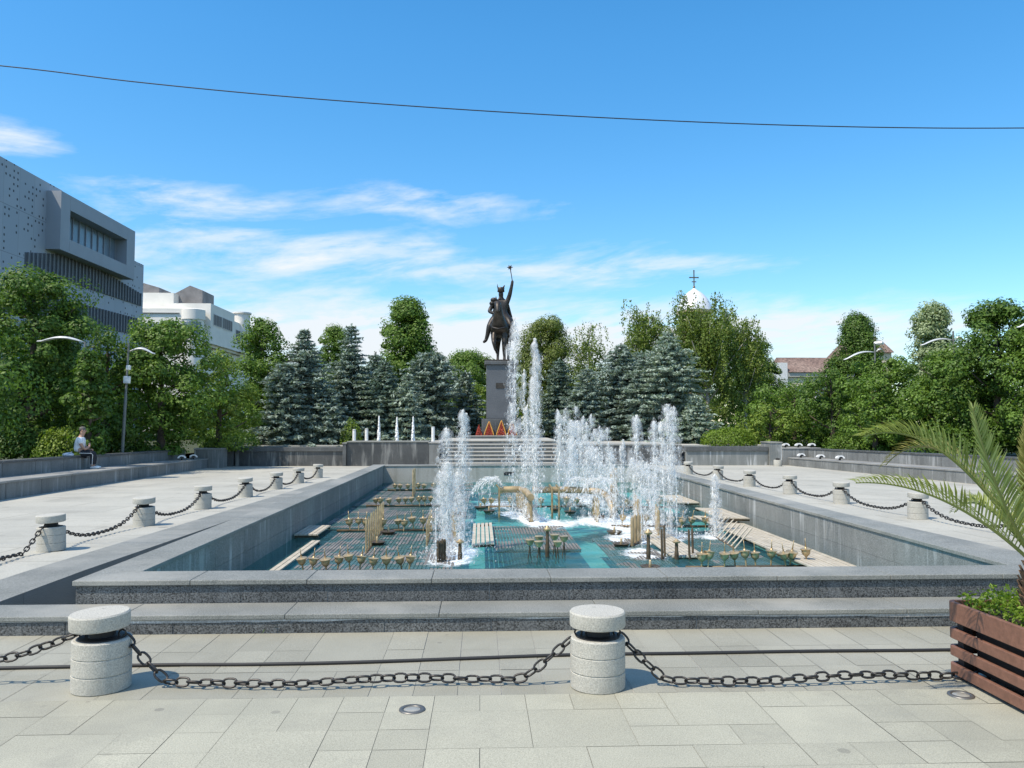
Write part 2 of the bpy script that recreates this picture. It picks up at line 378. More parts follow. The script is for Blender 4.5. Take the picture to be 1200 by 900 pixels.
# ------------------------------------------------------------------ the setting: ground, paving, plaza
struct('ground', MB().add([(-2500,-2500,-.62),(2500,-2500,-.62),(2500,2500,-.62),(-2500,2500,-.62)], [(0,1,2,3)]), M['grass'])
KY = 6.24                                                    # front face of the kerb
struct('pavement_base', MB().add([(-40,-14,-.004),(40,-14,-.004),(40,4.79,-.004),(-40,4.79,-.004)], [(0,1,2,3)]), M['joint'])
struct('pavement_mortar', MB().add([(-40,4.79,-.004),(40,4.79,-.004),(40,KY+.1,-.004),(-40,KY+.1,-.004)], [(0,1,2,3)]), M['mortar'])
def tiles(x0, x1, y0, y1, w, d, gap, pbig=lambda x, y: 0, jit=.0):
    mb = MB(); nx = int(round((x1-x0)/w)); ny = int(round((y1-y0)/d)); used = set()
    for j in range(ny):
        for i in range(nx):
            if (i, j) in used: continue
            a, c = 1, 1
            if random.random() < pbig(x0+i*w, y0+j*d):
                a, c = random.choice([(2,2),(2,1),(2,2)])
                if i+a > nx or j+c > ny or any((i+p, j+q) in used for p in range(a) for q in range(c)): a, c = 1, 1
            for p in range(a):
                for q in range(c): used.add((i+p, j+q))
            X0 = x0+i*w+gap*random.uniform(.3, .7); X1 = x0+(i+a)*w-gap*random.uniform(.3, .7)
            Y0 = y0+j*d+gap*random.uniform(.3, .7); Y1 = y0+(j+c)*d-gap*random.uniform(.3, .7)
            z = random.uniform(0, .0018)
            mb.add([(X0,Y0,z),(X1,Y0,z),(X1,Y1,z),(X0,Y1,z)], [(0,1,2,3)])
    return mb
struct('pavement', tiles(-9.24, 9.24, -2.93, 4.79, .264, .2574, .0027, lambda x, y: .42 if x > .2 else .16), M['pave'])
struct('pavement_band', tiles(-9.31, 9.31, 4.79, KY, .2622, .4833, .0032, lambda x, y: .10), M['paveband'])
EL, ER = -4.30, 6.15                                         # plaza edges on either side of the basin
YS = [KY, 9, 14, 20, 25.9, 31, 37.7, 38.6]
def strip(mb, x0, x1, ys, dz=0):
    for a, b in zip(ys, ys[1:]):
        mb.add([(x0,a,zp(a)+dz),(x1,a,zp(a)+dz),(x1,b,zp(b)+dz),(x0,b,zp(b)+dz)], [(0,1,2,3)])
mb = MB(); strip(mb, -60, EL-.6, YS); strip(mb, ER+.6, 60, YS); strip(mb, EL-.6, ER+.6, [25.9+.6, 31, 37.7, 38.6])
struct('plaza', mb, M['plaza'])
mb = MB()
def sb(x0, x1, y0, y1):
    for a, b in zip([y for y in np.linspace(y0, y1, 18)], [y for y in np.linspace(y0, y1, 18)][1:]):
        g = .004
        mb.hexa([(x0,a+g,-.6),(x1,a+g,-.6),(x1,b,-.6),(x0,b,-.6)], [(x0,a+g,zp(a)+.004),(x1,a+g,zp(a)+.004),(x1,b,zp(b)+.004),(x0,b,zp(b)+.004)])
sb(EL-.6, EL, KY+.42, 25.9); sb(ER, ER+.6, KY+.42, 25.9)
mb.hexa([(EL-.6,25.905,-.6),(ER+.6,25.905,-.6),(ER+.6,26.5,-.6),(EL-.6,26.5,-.6)], [(EL-.6,25.905,zp(25.9)+.004),(ER+.6,25.905,zp(25.9)+.004),(ER+.6,26.5,zp(26.5)+.004),(EL-.6,26.5,zp(26.5)+.004)])
struct('kerb_strip', mb, M['coping'])
struct('gutter', MB().add([(EL,KY+.3,-.58),(ER,KY+.3,-.58),(ER,25.95,-.58),(EL,25.95,-.58)], [(0,1,2,3)]), M['gutter'])
mb = MB(); mb.add([(-13.6,38.55,.2),(17.5,38.55,.2),(17.5,300,.2),(-13.6,300,.2)], [(0,1,2,3)])
mb.add([(-300,4,.2),(-13.6,4,.2),(-13.6,300,.2),(-300,300,.2)], [(0,1,2,3)]); mb.add([(17.5,4,.2),(300,4,.2),(300,300,.2),(17.5,300,.2)], [(0,1,2,3)])
struct('lawn', mb, M['grass'])

# front step around the basin
st = thing('stone_step', 'low dark granite step with blue grey slab top along the front of the basin', 'step', (0, KY, 0))
mb = MB(); x = -12.0; k = 0
while x < 12:
    L = random.uniform(.78, .84); mb.box(x, x+L-.006, KY+random.uniform(0,.004), 6.62, -.05, .098+random.uniform(-.004,.003)); x += L
part('riser', mb, M['granite'], st, world=True, bevel=.004)
part('riser_joint', MB().box(-12, 12, KY+.012, 6.6, -.05, .097), M['mortar'], st, world=True)
mb = MB(); V = []; x = -12.0; hgt = 0
while x < 12:
    hgt = max(.006, min(.027, hgt+random.uniform(-.008,.008))); V.append((x, .1072-hgt)); x += random.uniform(.06,.22)
n = len(V)
mb.add([(x,KY-.003,z) for x,z in V]+[(x,KY-.003,.1074) for x,z in V]+[(x,KY+.02,z) for x,z in V]+[(x,KY+.02,.1074) for x,z in V],
    sum([[(i,i+1,n+i+1,n+i),(2*n+i,3*n+i,3*n+i+1,2*n+i+1),(n+i,n+i+1,3*n+i+1,3*n+i),(i,2*n+i,2*n+i+1,i+1)] for i in range(n-1)], []))
part('mortar_line', mb, M['mortar'], st, world=True)
mb = MB(); x = -12.3
while x < 12:
    L = random.uniform(1.15, 1.25); mb.box(x, x+L-.003, 6.226, 6.64, .108, .145+random.uniform(-.0012,.0012)); x += L
part('slab_top', mb, M['coping'], st, world=True, bevel=.006)

# basin
WX0, WX1, WY0, WY1, RT = -3.28, 5.12, 6.63, 24.8, .331
IX0, IX1, IY0, IY1 = -2.90, 4.74, 7.05, 24.4
WZ = -.2
ba = thing('fountain_basin', 'large rectangular fountain basin of dark granite with blue grey coping holding turquoise water', 'fountain basin', ((WX0+WX1)/2, WY0, 0))
mb = MB(); x = WX0+.02
while x < WX1-.02:
    L = min(random.choice([.68,.7,.66,1.32]), WX1-.02-x)
    mb.box(x, x+L-.007, WY0+.025+random.uniform(0,.002), WY0+.1, -.56, .288); x += L
wf = part('basin_wall', mb, M['granite'], ba, world=True, label='front wall of large dark flamed granite blocks')
part('wall_core', MB().box(WX0+.022, WX1-.022, WY0+.034, IY0-.02, -.56, .287), M['mortar'], ba, world=True)
def copingrow(x0, x1, y0, y1, along):
    mb = MB(); p = (x0 if along == 'x' else y0); end = (x1 if along == 'x' else y1)
    while p < end-.01:
        q = min(end, p+random.uniform(.92, 1.02)); e = random.uniform(-.0012, .0012)
        if along == 'x': mb.box(p, q-.003, y0, y1, .29, RT+e)
        else: mb.box(x0, x1, p, q-.003, .29, RT+e)
        p = q
    return mb
part('coping', copingrow(WX0, WX1, WY0, IY0, 'x'), M['coping'], ba, world=True, bevel=.006)
for x0, x1, face in ((WX0+.02, IX0-.02, 1), (IX1+.02, WX1-.02, -1)):
    mb = MB(); y = IY0-.01
    while y < WY1-.02:
        L = min(random.uniform(.95, 1.1), WY1-.02-y)
        mb.box(x0, x1, y, y+L-.004, -.56, .0); mb.box(x0, x1, y, y+L-.004, .003, .287); y += L
    part('basin_wall', mb, M['granite_pale'], ba, world=True)
part('coping', copingrow(WX0, IX0, IY0+.003, WY1, 'y'), M['coping'], ba, world=True, bevel=.006)
part('coping', copingrow(IX1, WX1, IY0+.003, WY1, 'y'), M['coping'], ba, world=True, bevel=.006)
part('basin_wall', MB().box(IX0-.017, IX1+.017, IY1+.02, WY1-.02, -.56, .287), stone('pale stained basin stone', (.30,.295,.26), (.40,.39,.35), 50, .3, .9, .7, .2, (.20,.195,.16), .6, streak=True), ba, world=True)
part('coping', copingrow(IX0+.003, IX1-.003, IY1, WY1, 'x'), M['coping'], ba, world=True, bevel=.006)
part('notice_plate', MB().box(.72, 1.02, IY1+.012, IY1+.019, .02, .12), M['black'], ba, world=True)
part('basin_floor', MB().box(IX0-.03, IX1+.03, IY0-.03, IY1+.03, -.6, -.52), plain('turquoise pool floor', (.17,.47,.47), .6, 0, .4, 1.2), ba, world=True)

# ------------------------------------------------------------------ bollards and chains
def make_bollard():
    t = thing('stone_bollard', 'x', 'bollard', (0,0,0))
    mb = MB(); mb.lathe([(.160,0),(.167,.006),(.167,.096),(.161,.1),(.161,.102),(.167,.106),(.167,.196),(.161,.2),(.161,.202),(.167,.206),(.167,.294),(.160,.302)], seg=36)
    part('body', mb, M['bollard'], t, smooth='auto')
    nk = MB(); nk.lathe([(.135,.301),(.135,.309),(.078,.311),(.075,.315),(.075,.37)], seg=28); part('neck', nk, M['black'], t, smooth='auto')
    part('cap', MB().lathe([(.155,.362),(.167,.366),(.170,.375),(.170,.447),(.163,.456),(.1,.458)], seg=36), M['bollard'], t, smooth='auto')
    for s in (-1, 1):
        hk = MB(); hk.tube([(s*(.118+.022*math.cos(a)), 0, .325+.022*math.sin(a)) for a in np.linspace(0, 2*PI, 9)[:-1]], .006, 6, closed=True)
        part('hook', hk, M['chain'], t, smooth=True)
    return t
B0 = make_bollard()
bl = at_z(118.5, 806, 0); br = at_z(700.5, 804, 0)
FRONT = [(bl.x-3.0, bl.y+.06, 0), (bl.x, bl.y, 0), (br.x, br.y, 0), (br.x+3.0, br.y-.05, 0)]
B0.location = bl; B0.rotation_euler = (.0, 0, .02); B0['label'] = 'pale stone bollard with a tilted round cap nearest the front left corner of the paving'
B0['group'] = 'stone bollards with chains'
for ch in B0.children:
    if ch.name.startswith('cap'): pass
G = 'stone bollards with chains'
dup(B0, br, -.03, 'pale stone bollard on the front paving directly before the middle of the fountain', G)
for ch in [c for c in B0.children if c.name.split('.')[0] == 'cap']: ch.rotation_euler = (.015, -.035, 0)
LB = [(-5.50, y) for y in (10.5, 13.3, 16.2, 19.2, 21.9, 24.6, 27.5)]
RB = [(7.64, y) for y in (10.8, 13.75, 16.8, 19.6, 22.4, 25.7, 29.3)]
for i, (x, y) in enumerate(LB):
    o = dup(B0, (x+random.uniform(-.05,.05), y, zp(y)), 0, f'weathered stone bollard, {ORD[i]} from the front in the row left of the basin', G); o.rotation_euler = (random.gauss(0,.02), random.gauss(0,.02), PI/2+random.uniform(-.1,.1))
for i, (x, y) in enumerate(RB):
    o = dup(B0, (x+random.uniform(-.05,.05), y, zp(y)), 0, f'weathered stone bollard, {ORD[i]} from the front in the row right of the basin', G); o.rotation_euler = (random.gauss(0,.02), random.gauss(0,.02), PI/2+random.uniform(-.1,.1))

def chain(pts, label, L=.098, W=.066, r=.0072, seg=14, sides=6, group='iron chains between the bollards'):
    pts = [Vector(p) for p in pts]; d = [0]
    for a, b in zip(pts, pts[1:]): d.append(d[-1]+(b-a).length)
    pitch = L-4*r*.86; n = int(d[-1]/pitch); mb = MB()
    def at(s):
        for i in range(len(pts)-1):
            if s <= d[i+1] or i == len(pts)-2:
                f = (s-d[i])/max(1e-6, d[i+1]-d[i]); return pts[i].lerp(pts[i+1], f), (pts[i+1]-pts[i]).normalized()
    for i in range(n+1):
        p, tg = at(min(d[-1], i*pitch+.01))
        side = tg.cross(Vector((0,0,1))); side = side.normalized() if side.length > 1e-3 else Vector((1,0,0)); up = side.cross(tg)
        ro = (PI/4 if i % 2 else -PI/4)+random.uniform(-.35,.35)
        q = side*math.cos(ro)+up*math.sin(ro)
        ring = []
        for k in range(seg):
            a = 2*PI*k/seg; ca, sa = math.cos(a), math.sin(a)
            ring.append(p + tg*((L/2-r)*np.sign(ca)*abs(ca)**.75) + q*((W/2-r)*np.sign(sa)*abs(sa)**.75))
        mb.tube(ring, r, sides, closed=True)
    x = [p.x for p in pts]; m = pts[0]
    o = part('chain', mb, M['chain'], smooth=True)
    return tag(o, label, 'chain', group)
def lie(a, b, la=.3, lb=.38, wob=.05, g=0):                   # droops to the ground and lies there
    a, b = Vector(a), Vector(b); D = (b-a).length; u = (b-a)/D; s = Vector((-u.y, u.x, 0)); out = []
    ph = random.uniform(0, 6)
    for i in range(61):
        x = D*i/60
        if x < .12 or x > D-.12: continue
        za = .325*max(0, 1-(x-.12)/la)**1.25; zb = .325*max(0, 1-(D-.12-x)/lb)**1.25
        z = max(.036, za, zb)+.018*max(0, math.sin(x*3.1+ph))*(1 if za+zb < .05 else 0)
        w = wob*math.sin(x*2.1+ph)*math.sin(PI*x/D)
        p = a+u*x+s*w; out.append((p.x, p.y, z+g))
    return out
def hang(a, b, low=.075):
    a, b = Vector(a), Vector(b); D = (b-a).length; out = []
    for i in range(31):
        f = i/30; x = abs(2*f-1); z = low+(.32-low)*x**2.6; p = a.lerp(b, .045+f*.91); out.append((p.x, p.y, p.z+z))
    return out
p0 = FRONT[1]; chain(lie(FRONT[1], FRONT[2], .34, .42), 'long iron chain drooping onto the paving between the two front bollards')
chain(lie(FRONT[2], FRONT[3], .36, .3), 'iron chain lying on the paving between the middle bollard and the brown planter')
chain([(FRONT[0][0]+.12+x, FRONT[0][1], z) for x, z in ((0,.32),(.5,.13),(1.2,.07),(1.9,.10),(2.35,.18),(2.76,.325))], 'iron chain rising to the front left bollard from beyond the left edge')
for nm, row, sd in (('left', LB, 0), ('right', RB, 1)):
    row = [(row[0][0], row[0][1]-2.85)]+row
    for i, (a, b) in enumerate(zip(row, row[1:])):
        A = (a[0], a[1], zp(a[1])); B_ = (b[0], b[1], zp(b[1]))
        pts = lie(A, B_, .6, .5, .06) if i == 0 and not sd else hang(A, B_, .06 if sd == 0 else .07)
        if i == 0 and not sd: pts = [(x, y, z+zp(y)) for x, y, z in pts]
        lab = f'iron chain leading to the {ORD[i]} bollard of the row {nm} of the basin'
        far = i > 3
        chain(pts, lab, seg=8 if far else 12, sides=4 if far else 5, r=.0085)
# black hose on the paving
pts = []
for px, py in [(-60,785.5),(0,783),(120,780.5),(200,779),(300,778.5),(420,776),(560,771),(680,767),(800,765.5),(950,763),(1110,761.5),(1260,757)]:
    p = at_z(px, py, .012); pts.append((p.x, p.y, .012))
def smooth_pts(pts, n=6):
    P = [Vector(p) for p in pts]; P = [P[0]*2-P[1]]+P+[P[-1]*2-P[-2]]; out = []
    for i in range(1, len(P)-2):
        for k in range(n):
            t_ = k/n; a, b, c, d = P[i-1], P[i], P[i+1], P[i+2]
            out.append(.5*((2*b)+(-a+c)*t_+(2*a-5*b+4*c-d)*t_*t_+(-a+3*b-3*c+d)*t_**3))
    out.append(P[-2]); return out
tag(part('cable', MB().tube(smooth_pts(pts), .0115, 8), M['rubber'], smooth=True), 'black rubber cable lying across the paving behind the front chain', 'cable')
M['ringsteel'] = plain('worn steel ring', (.16,.155,.145), .45, .6)
# recessed ground lights
for (px, py), lab in (((483,832), 'round steel ground light let into the pale paving left of the middle bollard'), ((1126,815), 'round steel ground light let into the paving beside the brown planter')):
    p = at_z(px, py, 0); t_ = thing('ground_light', lab, 'ground light', p, 0, 'recessed ground lights')
    part('ring', MB().lathe([(.074,.001),(.072,.008),(.052,.009),(.049,.004)], seg=28, caps=False), M['ringsteel'], t_, smooth=True)
    part('lens', MB().lathe([(.05,.0025),(.045,.006),(.02,.0075)], seg=24), plain('scratched lens', (.30,.29,.25), .25), t_, smooth=True)
# overhead cable across the sky
pts = [at_y(px, py, 9+.0*px) for px, py in [(-700,28),(-300,51),(0,77),(150,95),(300,110),(450,122),(600,132),(750,140),(900,146),(1050,149.5),(1200,150),(1500,147),(1900,132)]]
tag(part('overhead_cable', MB().tube(smooth_pts(pts), .0062, 6), M['rubber'], smooth=True), 'thin black overhead cable sagging across the blue sky', 'cable')
# weeds at the foot of the step
def tuft(px, py, n, h, lab, seed):
    p = at_z(px, py, 0); rng = np.random.default_rng(seed); cen = np.stack([rng.normal(0,.03,n), rng.normal(0,.008,n)-.004, rng.uniform(.2,.6,n)*h], 1)
    o = leafobj('weed', cen, rng.normal(size=(n,3))*[1,1,.2], rng.uniform(.5,1,n)*h, M['herb'], None, .09, np.stack([rng.normal(0,.35,n), rng.normal(0,.2,n), np.ones(n)], 1), seed)
    o.location = (p.x, p.y-.006, 0); tag(o, lab, 'weed', 'weeds at the foot of the step')
tuft(320, 741, 70, .09, 'small green grass tuft sprouting at the foot of the step behind the long chain', 1)
tuft(940, 731, 40, .05, 'tiny dry weed at the foot of the step left of the planter', 2)
tuft(630, 737, 22, .035, 'tiny weed at the foot of the step left of the middle bollard', 3)

# ------------------------------------------------------------------ planter with palm
pl = thing('slatted_planter', 'square brown slatted planter box standing on the paving at the right edge', 'planter', (3.36, 4.67, 0))
S = .385; T = .028
def ring(z0, z1, s, th, r=.05):
    o, i = [], []
    for cx, cy, a0 in ((s-r, s-r, 0), (-s+r, s-r, 90), (-s+r, -s+r, 180), (s-r, -s+r, 270)):
        for k in range(5):
            a = math.radians(a0+22.5*k); o.append((cx+r*math.cos(a), cy+r*math.sin(a))); i.append((cx+(r-th)*math.cos(a), cy+(r-th)*math.sin(a)))
    n = len(o); mb = MB()
    mb.add([(x,y,z0) for x,y in o]+[(x,y,z1) for x,y in o]+[(x,y,z0) for x,y in i]+[(x,y,z1) for x,y in i],
        sum([[(k,(k+1)%n,n+(k+1)%n,n+k),(2*n+k,3*n+k,3*n+(k+1)%n,2*n+(k+1)%n),(n+k,n+(k+1)%n,3*n+(k+1)%n,3*n+k),(k,2*n+k,2*n+(k+1)%n,(k+1)%n)] for k in range(n)], []))
    return mb
for z0, z1 in ((.352,.475),(.245,.308),(.138,.198),(.025,.090)): part('slat_ring', ring(z0, z1, S, T), M['planter'], pl, bevel=.004)
for sx in (-1, 1):
    for sy in (-1, 1): part('corner_post', MB().box(sx*(S-.075)-.03, sx*(S-.075)+.03, sy*(S-.075)-.03, sy*(S-.075)+.03, 0, .40), M['planterdark'], pl)
part('inner_tub', MB().box(-.27,.27,-.27,.27,.05,.39), M['planterdark'], pl, bevel=.02)
part('soil', MB().box(-.33,.33,-.33,.33,.392,.43), M['soil'], pl)
n = 2600; cen = np.stack([RNG.uniform(-.33,.33,n), RNG.uniform(-.33,.33,n), np.zeros(n)], 1)
cen[:,2] = .43+RNG.uniform(0,1,n)**.8*(.10+.05*np.sin(cen[:,0]*17)*np.cos(cen[:,1]*13)+.03)
o = leafobj('ground_plant', cen, RNG.normal(size=(n,3))*[1,1,.6]+[0,0,1.0], RNG.uniform(.02,.04,n), M['herb'], None, .6, None, 3)
o.location = (3.36,4.67,0); tag(o, 'bright yellow green leafy plants filling the brown planter around the palm', 'plant')
PB = Vector((3.30, 4.62, .43))
pm = thing('palm_tree', 'young date palm with long arching fronds growing in the brown slatted planter', 'palm', PB)
mb = MB(); prof = [(.085,0),(.095,.05),(.105,.12),(.10,.2),(.085,.27),(.05,.33)]
mb.lathe(prof, seg=16)
for k in range(70):
    a = k*2.4; z = .01+.30*k/70; r = np.interp(z, [p[1] for p in prof], [p[0] for p in prof])
    b = Vector((math.cos(a), math.sin(a), 0)); p = b*(r-.01)+Vector((0,0,z)); s = Vector((-b.y, b.x, 0))*.022
    q = p+b*.035+Vector((0,0,.075))
    mb.hexa([p-s, p+s, p+s-b*.012, p-s-b*.012], [q-s*.6, q+s*.6, q+s*.6-b*.01, q-s*.6-b*.01])
part('trunk', mb, M['palmbark'], pm)
def frond(tip, ctrl, name='frond', mat='palm', n=46, ll=.27, seed=0, start=(0,0,.30)):
    rng = np.random.default_rng(seed); A = Vector(start); C = Vector(ctrl); B = Vector(tip); mb = MB(); pts = []
    for i in range(31):
        f = i/30; pts.append(A*(1-f)**2+C*2*f*(1-f)+B*f*f)
    mb.tube(pts, list(np.linspace(.012, .003, 31)), 5)
    for i in range(n):
        f = .13+.86*i/(n-1); p = A*(1-f)**2+C*2*f*(1-f)+B*f*f
        tg = ((C-A)*(1-f)+(B-C)*f).normalized(); sd = tg.cross(Vector((0,0,1))); sd = sd.normalized() if sd.length > .05 else Vector((1,0,0)); up = sd.cross(tg)
        L = ll*(.45+.55*math.sin(PI*min(1,(.15+f*.85))))*(1.15-.45*f)*rng.uniform(.88,1.1)
        for s in (-1, 1):
            fw = rng.uniform(.6,.85)+.6*f; d = (tg*fw + sd*s*(.75)*(1-.35*f) + up*(.55+rng.uniform(-.1,.1))).normalized()
            e = p+d*L+Vector((0,0,-.02*L/ll)); m = p+d*L*.5+up*.008
            wv = d.cross(up); wv = wv.normalized()*(.0068 if f < .9 else .005)
            fold = up*.003
            mb.add([p-wv*.4, m-wv, e, m+wv, p+wv*.4, m-fold], [(0,1,5),(1,2,5),(2,3,5),(3,4,5),(4,0,5)])
    return part(name, mb, M[mat], pm)
def fr(px, py, Y, cx, cy, Yc, **k):
    t1 = at_y(px, py, Y)-PB; c1 = at_y(cx, cy, Yc)-PB; return frond(t1, c1, **k)
fr(1012, 512, 4.55, 1105, 478, 4.6, seed=1, n=56, ll=.27)
fr(1003, 566, 4.35, 1110, 560, 4.45, seed=2, n=48, ll=.25)
fr(1140, 478, 4.2, 1166, 590, 4.4, seed=3, n=44, ll=.24)
fr(1205, 495, 4.75, 1200, 590, 4.7, seed=4, mat='palmyellow', ll=.20)
fr(1038, 545, 5.1, 1105, 468, 4.9, seed=5, mat='palmyellow', n=40, ll=.2)
fr(1290, 480, 4.3, 1225, 500, 4.5, seed=6); fr(1400, 560, 4.6, 1270, 470, 4.6, seed=7); fr(1330, 520, 5.2, 1250, 470, 5.0, seed=8)
fr(1300, 640, 4.0, 1260, 560, 4.3, seed=9); fr(1230, 470, 5.3, 1210, 560, 4.9, seed=10); fr(1120, 600, 5.3, 1150, 560, 5.0, seed=11, n=36, ll=.2)
# ------------------------------------------------------------------ jets (numbers first: the foam on the water follows them)
# px, distance, top py, width px, drops, label
JETS = [
 (522, 10.9, 503, 34, 2600, 'broad white plume of water left of the tall jets, the lower of two'),
 (541, 11.4, 481, 24, 2000, 'broad white plume of water left of the tall jets, the higher of two'),
 (603, 15.9, 372, 24, 1250, 'tallest ragged jet of falling water in front of the stone pedestal'),
 (614, 15.3, 434, 12, 1200, 'dense straight jet of water between the two tallest jets'),
 (628, 14.9, 397, 20, 2800, 'tall pointed jet of water right of the stone pedestal'),
 (654, 20.6, 481, 12, 700, 'leftmost jet of the comb of white jets right of the tall jets'),
 (664, 19.9, 478, 17, 700, 'second jet from the left in the comb right of the tall jets'),
 (674, 19.2, 477, 17, 700, 'third jet from the left in the comb right of the tall jets'),
 (684, 18.6, 488, 17, 700, 'fourth jet from the left in the comb right of the tall jets'),
 (692, 18.0, 487, 17, 700, 'fifth jet from the left in the comb right of the tall jets'),
 (703, 17.2, 500, 17, 600, 'sixth jet from the left in the comb right of the tall jets'),
 (713, 16.5, 502, 17, 600, 'seventh jet from the left in the comb right of the tall jets'),
 (731, 15.4, 516, 10, 600, 'short round topped jet between the comb and the broad right plumes'),
 (746, 13.8, 487, 24, 1300, 'broad plume of water on the right, leftmost of three'),
 (766, 14.6, 494, 24, 1000, 'broad plume of water on the right, middle of three'),
 (784, 12.7, 474, 38, 2200, 'tallest broad plume of water on the right, before the silver spruce'),
 (672, 17.0, 500, 22, 420, 'low broad curtain of spray behind the right ochre pipe'),
 (698, 14.6, 524, 30, 520, 'misty broad curtain of spray before the comb of jets'),
 (722, 13.9, 526, 24, 480, 'misty plume between the comb and the broad right plumes'),
 (755, 12.2, 544, 34, 520, 'low wide spray at the foot of the broad right plumes'),
 (838, 12.6, 557, 17, 1000, 'low separate plume of water beside the right basin wall'),
 (793, 10.6, 556, 5, 160, 'thin broken stream of water right of the broad plumes'),
 (778, 11.2, 560, 4, 120, 'thin stream of water just left of the thin broken stream'),
 (752, 10.9, 566, 4, 120, 'thin stream of water before the leftmost broad right plume'),
 (722, 12.4, 552, 4, 140, 'thin stream of water before the comb of jets'),
 (511, 10.3, 598, 5, 260, 'short stream of water at the left foot of the broad plume'),
]
jet_pos = []
for px, D, top, wpx, nd, lab in JETS:
    p = at_y(px, 600, D); jet_pos.append((p.x, D, at_y(px, top, D).z, wpx*D/FPX*(1.3 if 'comb' in lab else 1.12), nd, lab))
# ------------------------------------------------------------------ water surface
nx, ny = 130, 300
X, Y = np.meshgrid(np.linspace(IX0-.02, IX1+.02, nx), np.linspace(IY0-.02, IY1+.02, ny))
Zw = np.full_like(X, WZ); foam = np.zeros_like(X)
for k in range(26):
    a = RNG.uniform(0, 2*PI); f = RNG.uniform(3, 22); Zw += .011/f**.8*np.sin((X*math.cos(a)+Y*math.sin(a))*f+RNG.uniform(0, 6))*1.3
for x, d, zt, wd, nd, lab in jet_pos:
    r = max(.22, wd*1.1); d2 = ((X-x)**2+((Y-d)*.75)**2)/r**2
    foam += np.exp(-d2*1.3)*min(1.0, nd/1100)*.8; dd = np.sqrt(d2)*r
    Zw += .010*np.exp(-dd/.7)*np.sin(dd*22)
for fx, fy, r, s in [(1.2,14.2,.5,1.0),(2.25,11.0,.4,1.0),(2.3,12.6,.4,.9),(2.2,9.5,.4,.9),(.4,17.5,.7,.7),(2.3,15,.6,.7),(0.3,19,.7,.5),(-.3,10.3,.4,.4)]:
    foam += s*np.exp(-(((X-fx)**2+((Y-fy)*.7)**2)/r**2))
calm = np.clip((X-(-.7))/.6, 0, 1)*np.clip((3.2-X)/.6, 0, 1)
Zw = WZ+(Zw-WZ)*(.25+.75*calm)
me = bpy.data.meshes.new('water')
idx = np.arange(nx*ny).reshape(ny, nx)
F = np.stack([idx[:-1,:-1], idx[:-1,1:], idx[1:,1:], idx[1:,:-1]], -1).reshape(-1, 4)
me.from_pydata(np.stack([X.ravel(), Y.ravel(), Zw.ravel()], 1).tolist(), [], F.tolist())
at = me.attributes.new('foam', 'FLOAT', 'POINT'); at.data.foreach_set('value', np.clip(foam, 0, 1.2).ravel().astype(np.float32))
me.polygons.foreach_set('use_smooth', [True]*len(me.polygons)); me.materials.append(M['water'])
wo = link(bpy.data.objects.new('water', me)); wo['kind'] = 'structure'

def drops(P, A, r, ln, mat, name):
    """elongated octahedra at P (N,3) along A (N,3)"""
    N = len(P); A = A/np.linalg.norm(A, axis=1, keepdims=True)
    ref = np.where(np.abs(A[:, 2:3]) > .9, np.array([[1., 0, 0]]), np.array([[0, 0, 1.]]))
    B = np.cross(A, ref); B /= np.linalg.norm(B, axis=1, keepdims=True); Cc = np.cross(A, B)
    r = r[:, None]; ln = ln[:, None]
    V = np.stack([P+A*ln, P+B*r, P+Cc*r, P-B*r, P-Cc*r, P-A*ln], 1).reshape(-1, 3)
    t_ = np.array([(0,1,2),(0,2,3),(0,3,4),(0,4,1),(5,2,1),(5,3,2),(5,4,3),(5,1,4)])
    F = (np.arange(N)[:, None, None]*6+t_[None]).reshape(-1, 3)
    me = bpy.data.meshes.new(name); n = len(F)
    me.vertices.add(len(V)); me.vertices.foreach_set('co', V.astype(np.float32).ravel())
    me.loops.add(3*n); me.loops.foreach_set('vertex_index', F.astype(np.int32).ravel())
    me.polygons.add(n); me.polygons.foreach_set('loop_start', np.arange(0, 3*n, 3, dtype=np.int32))
    try: me.polygons.foreach_set('loop_total', np.full(n, 3, dtype=np.int32))
    except Exception: pass
    me.update(calc_edges=True); me.polygons.foreach_set('use_smooth', [True]*n); me.materials.append(mat)
    return link(bpy.data.objects.new(name, me))
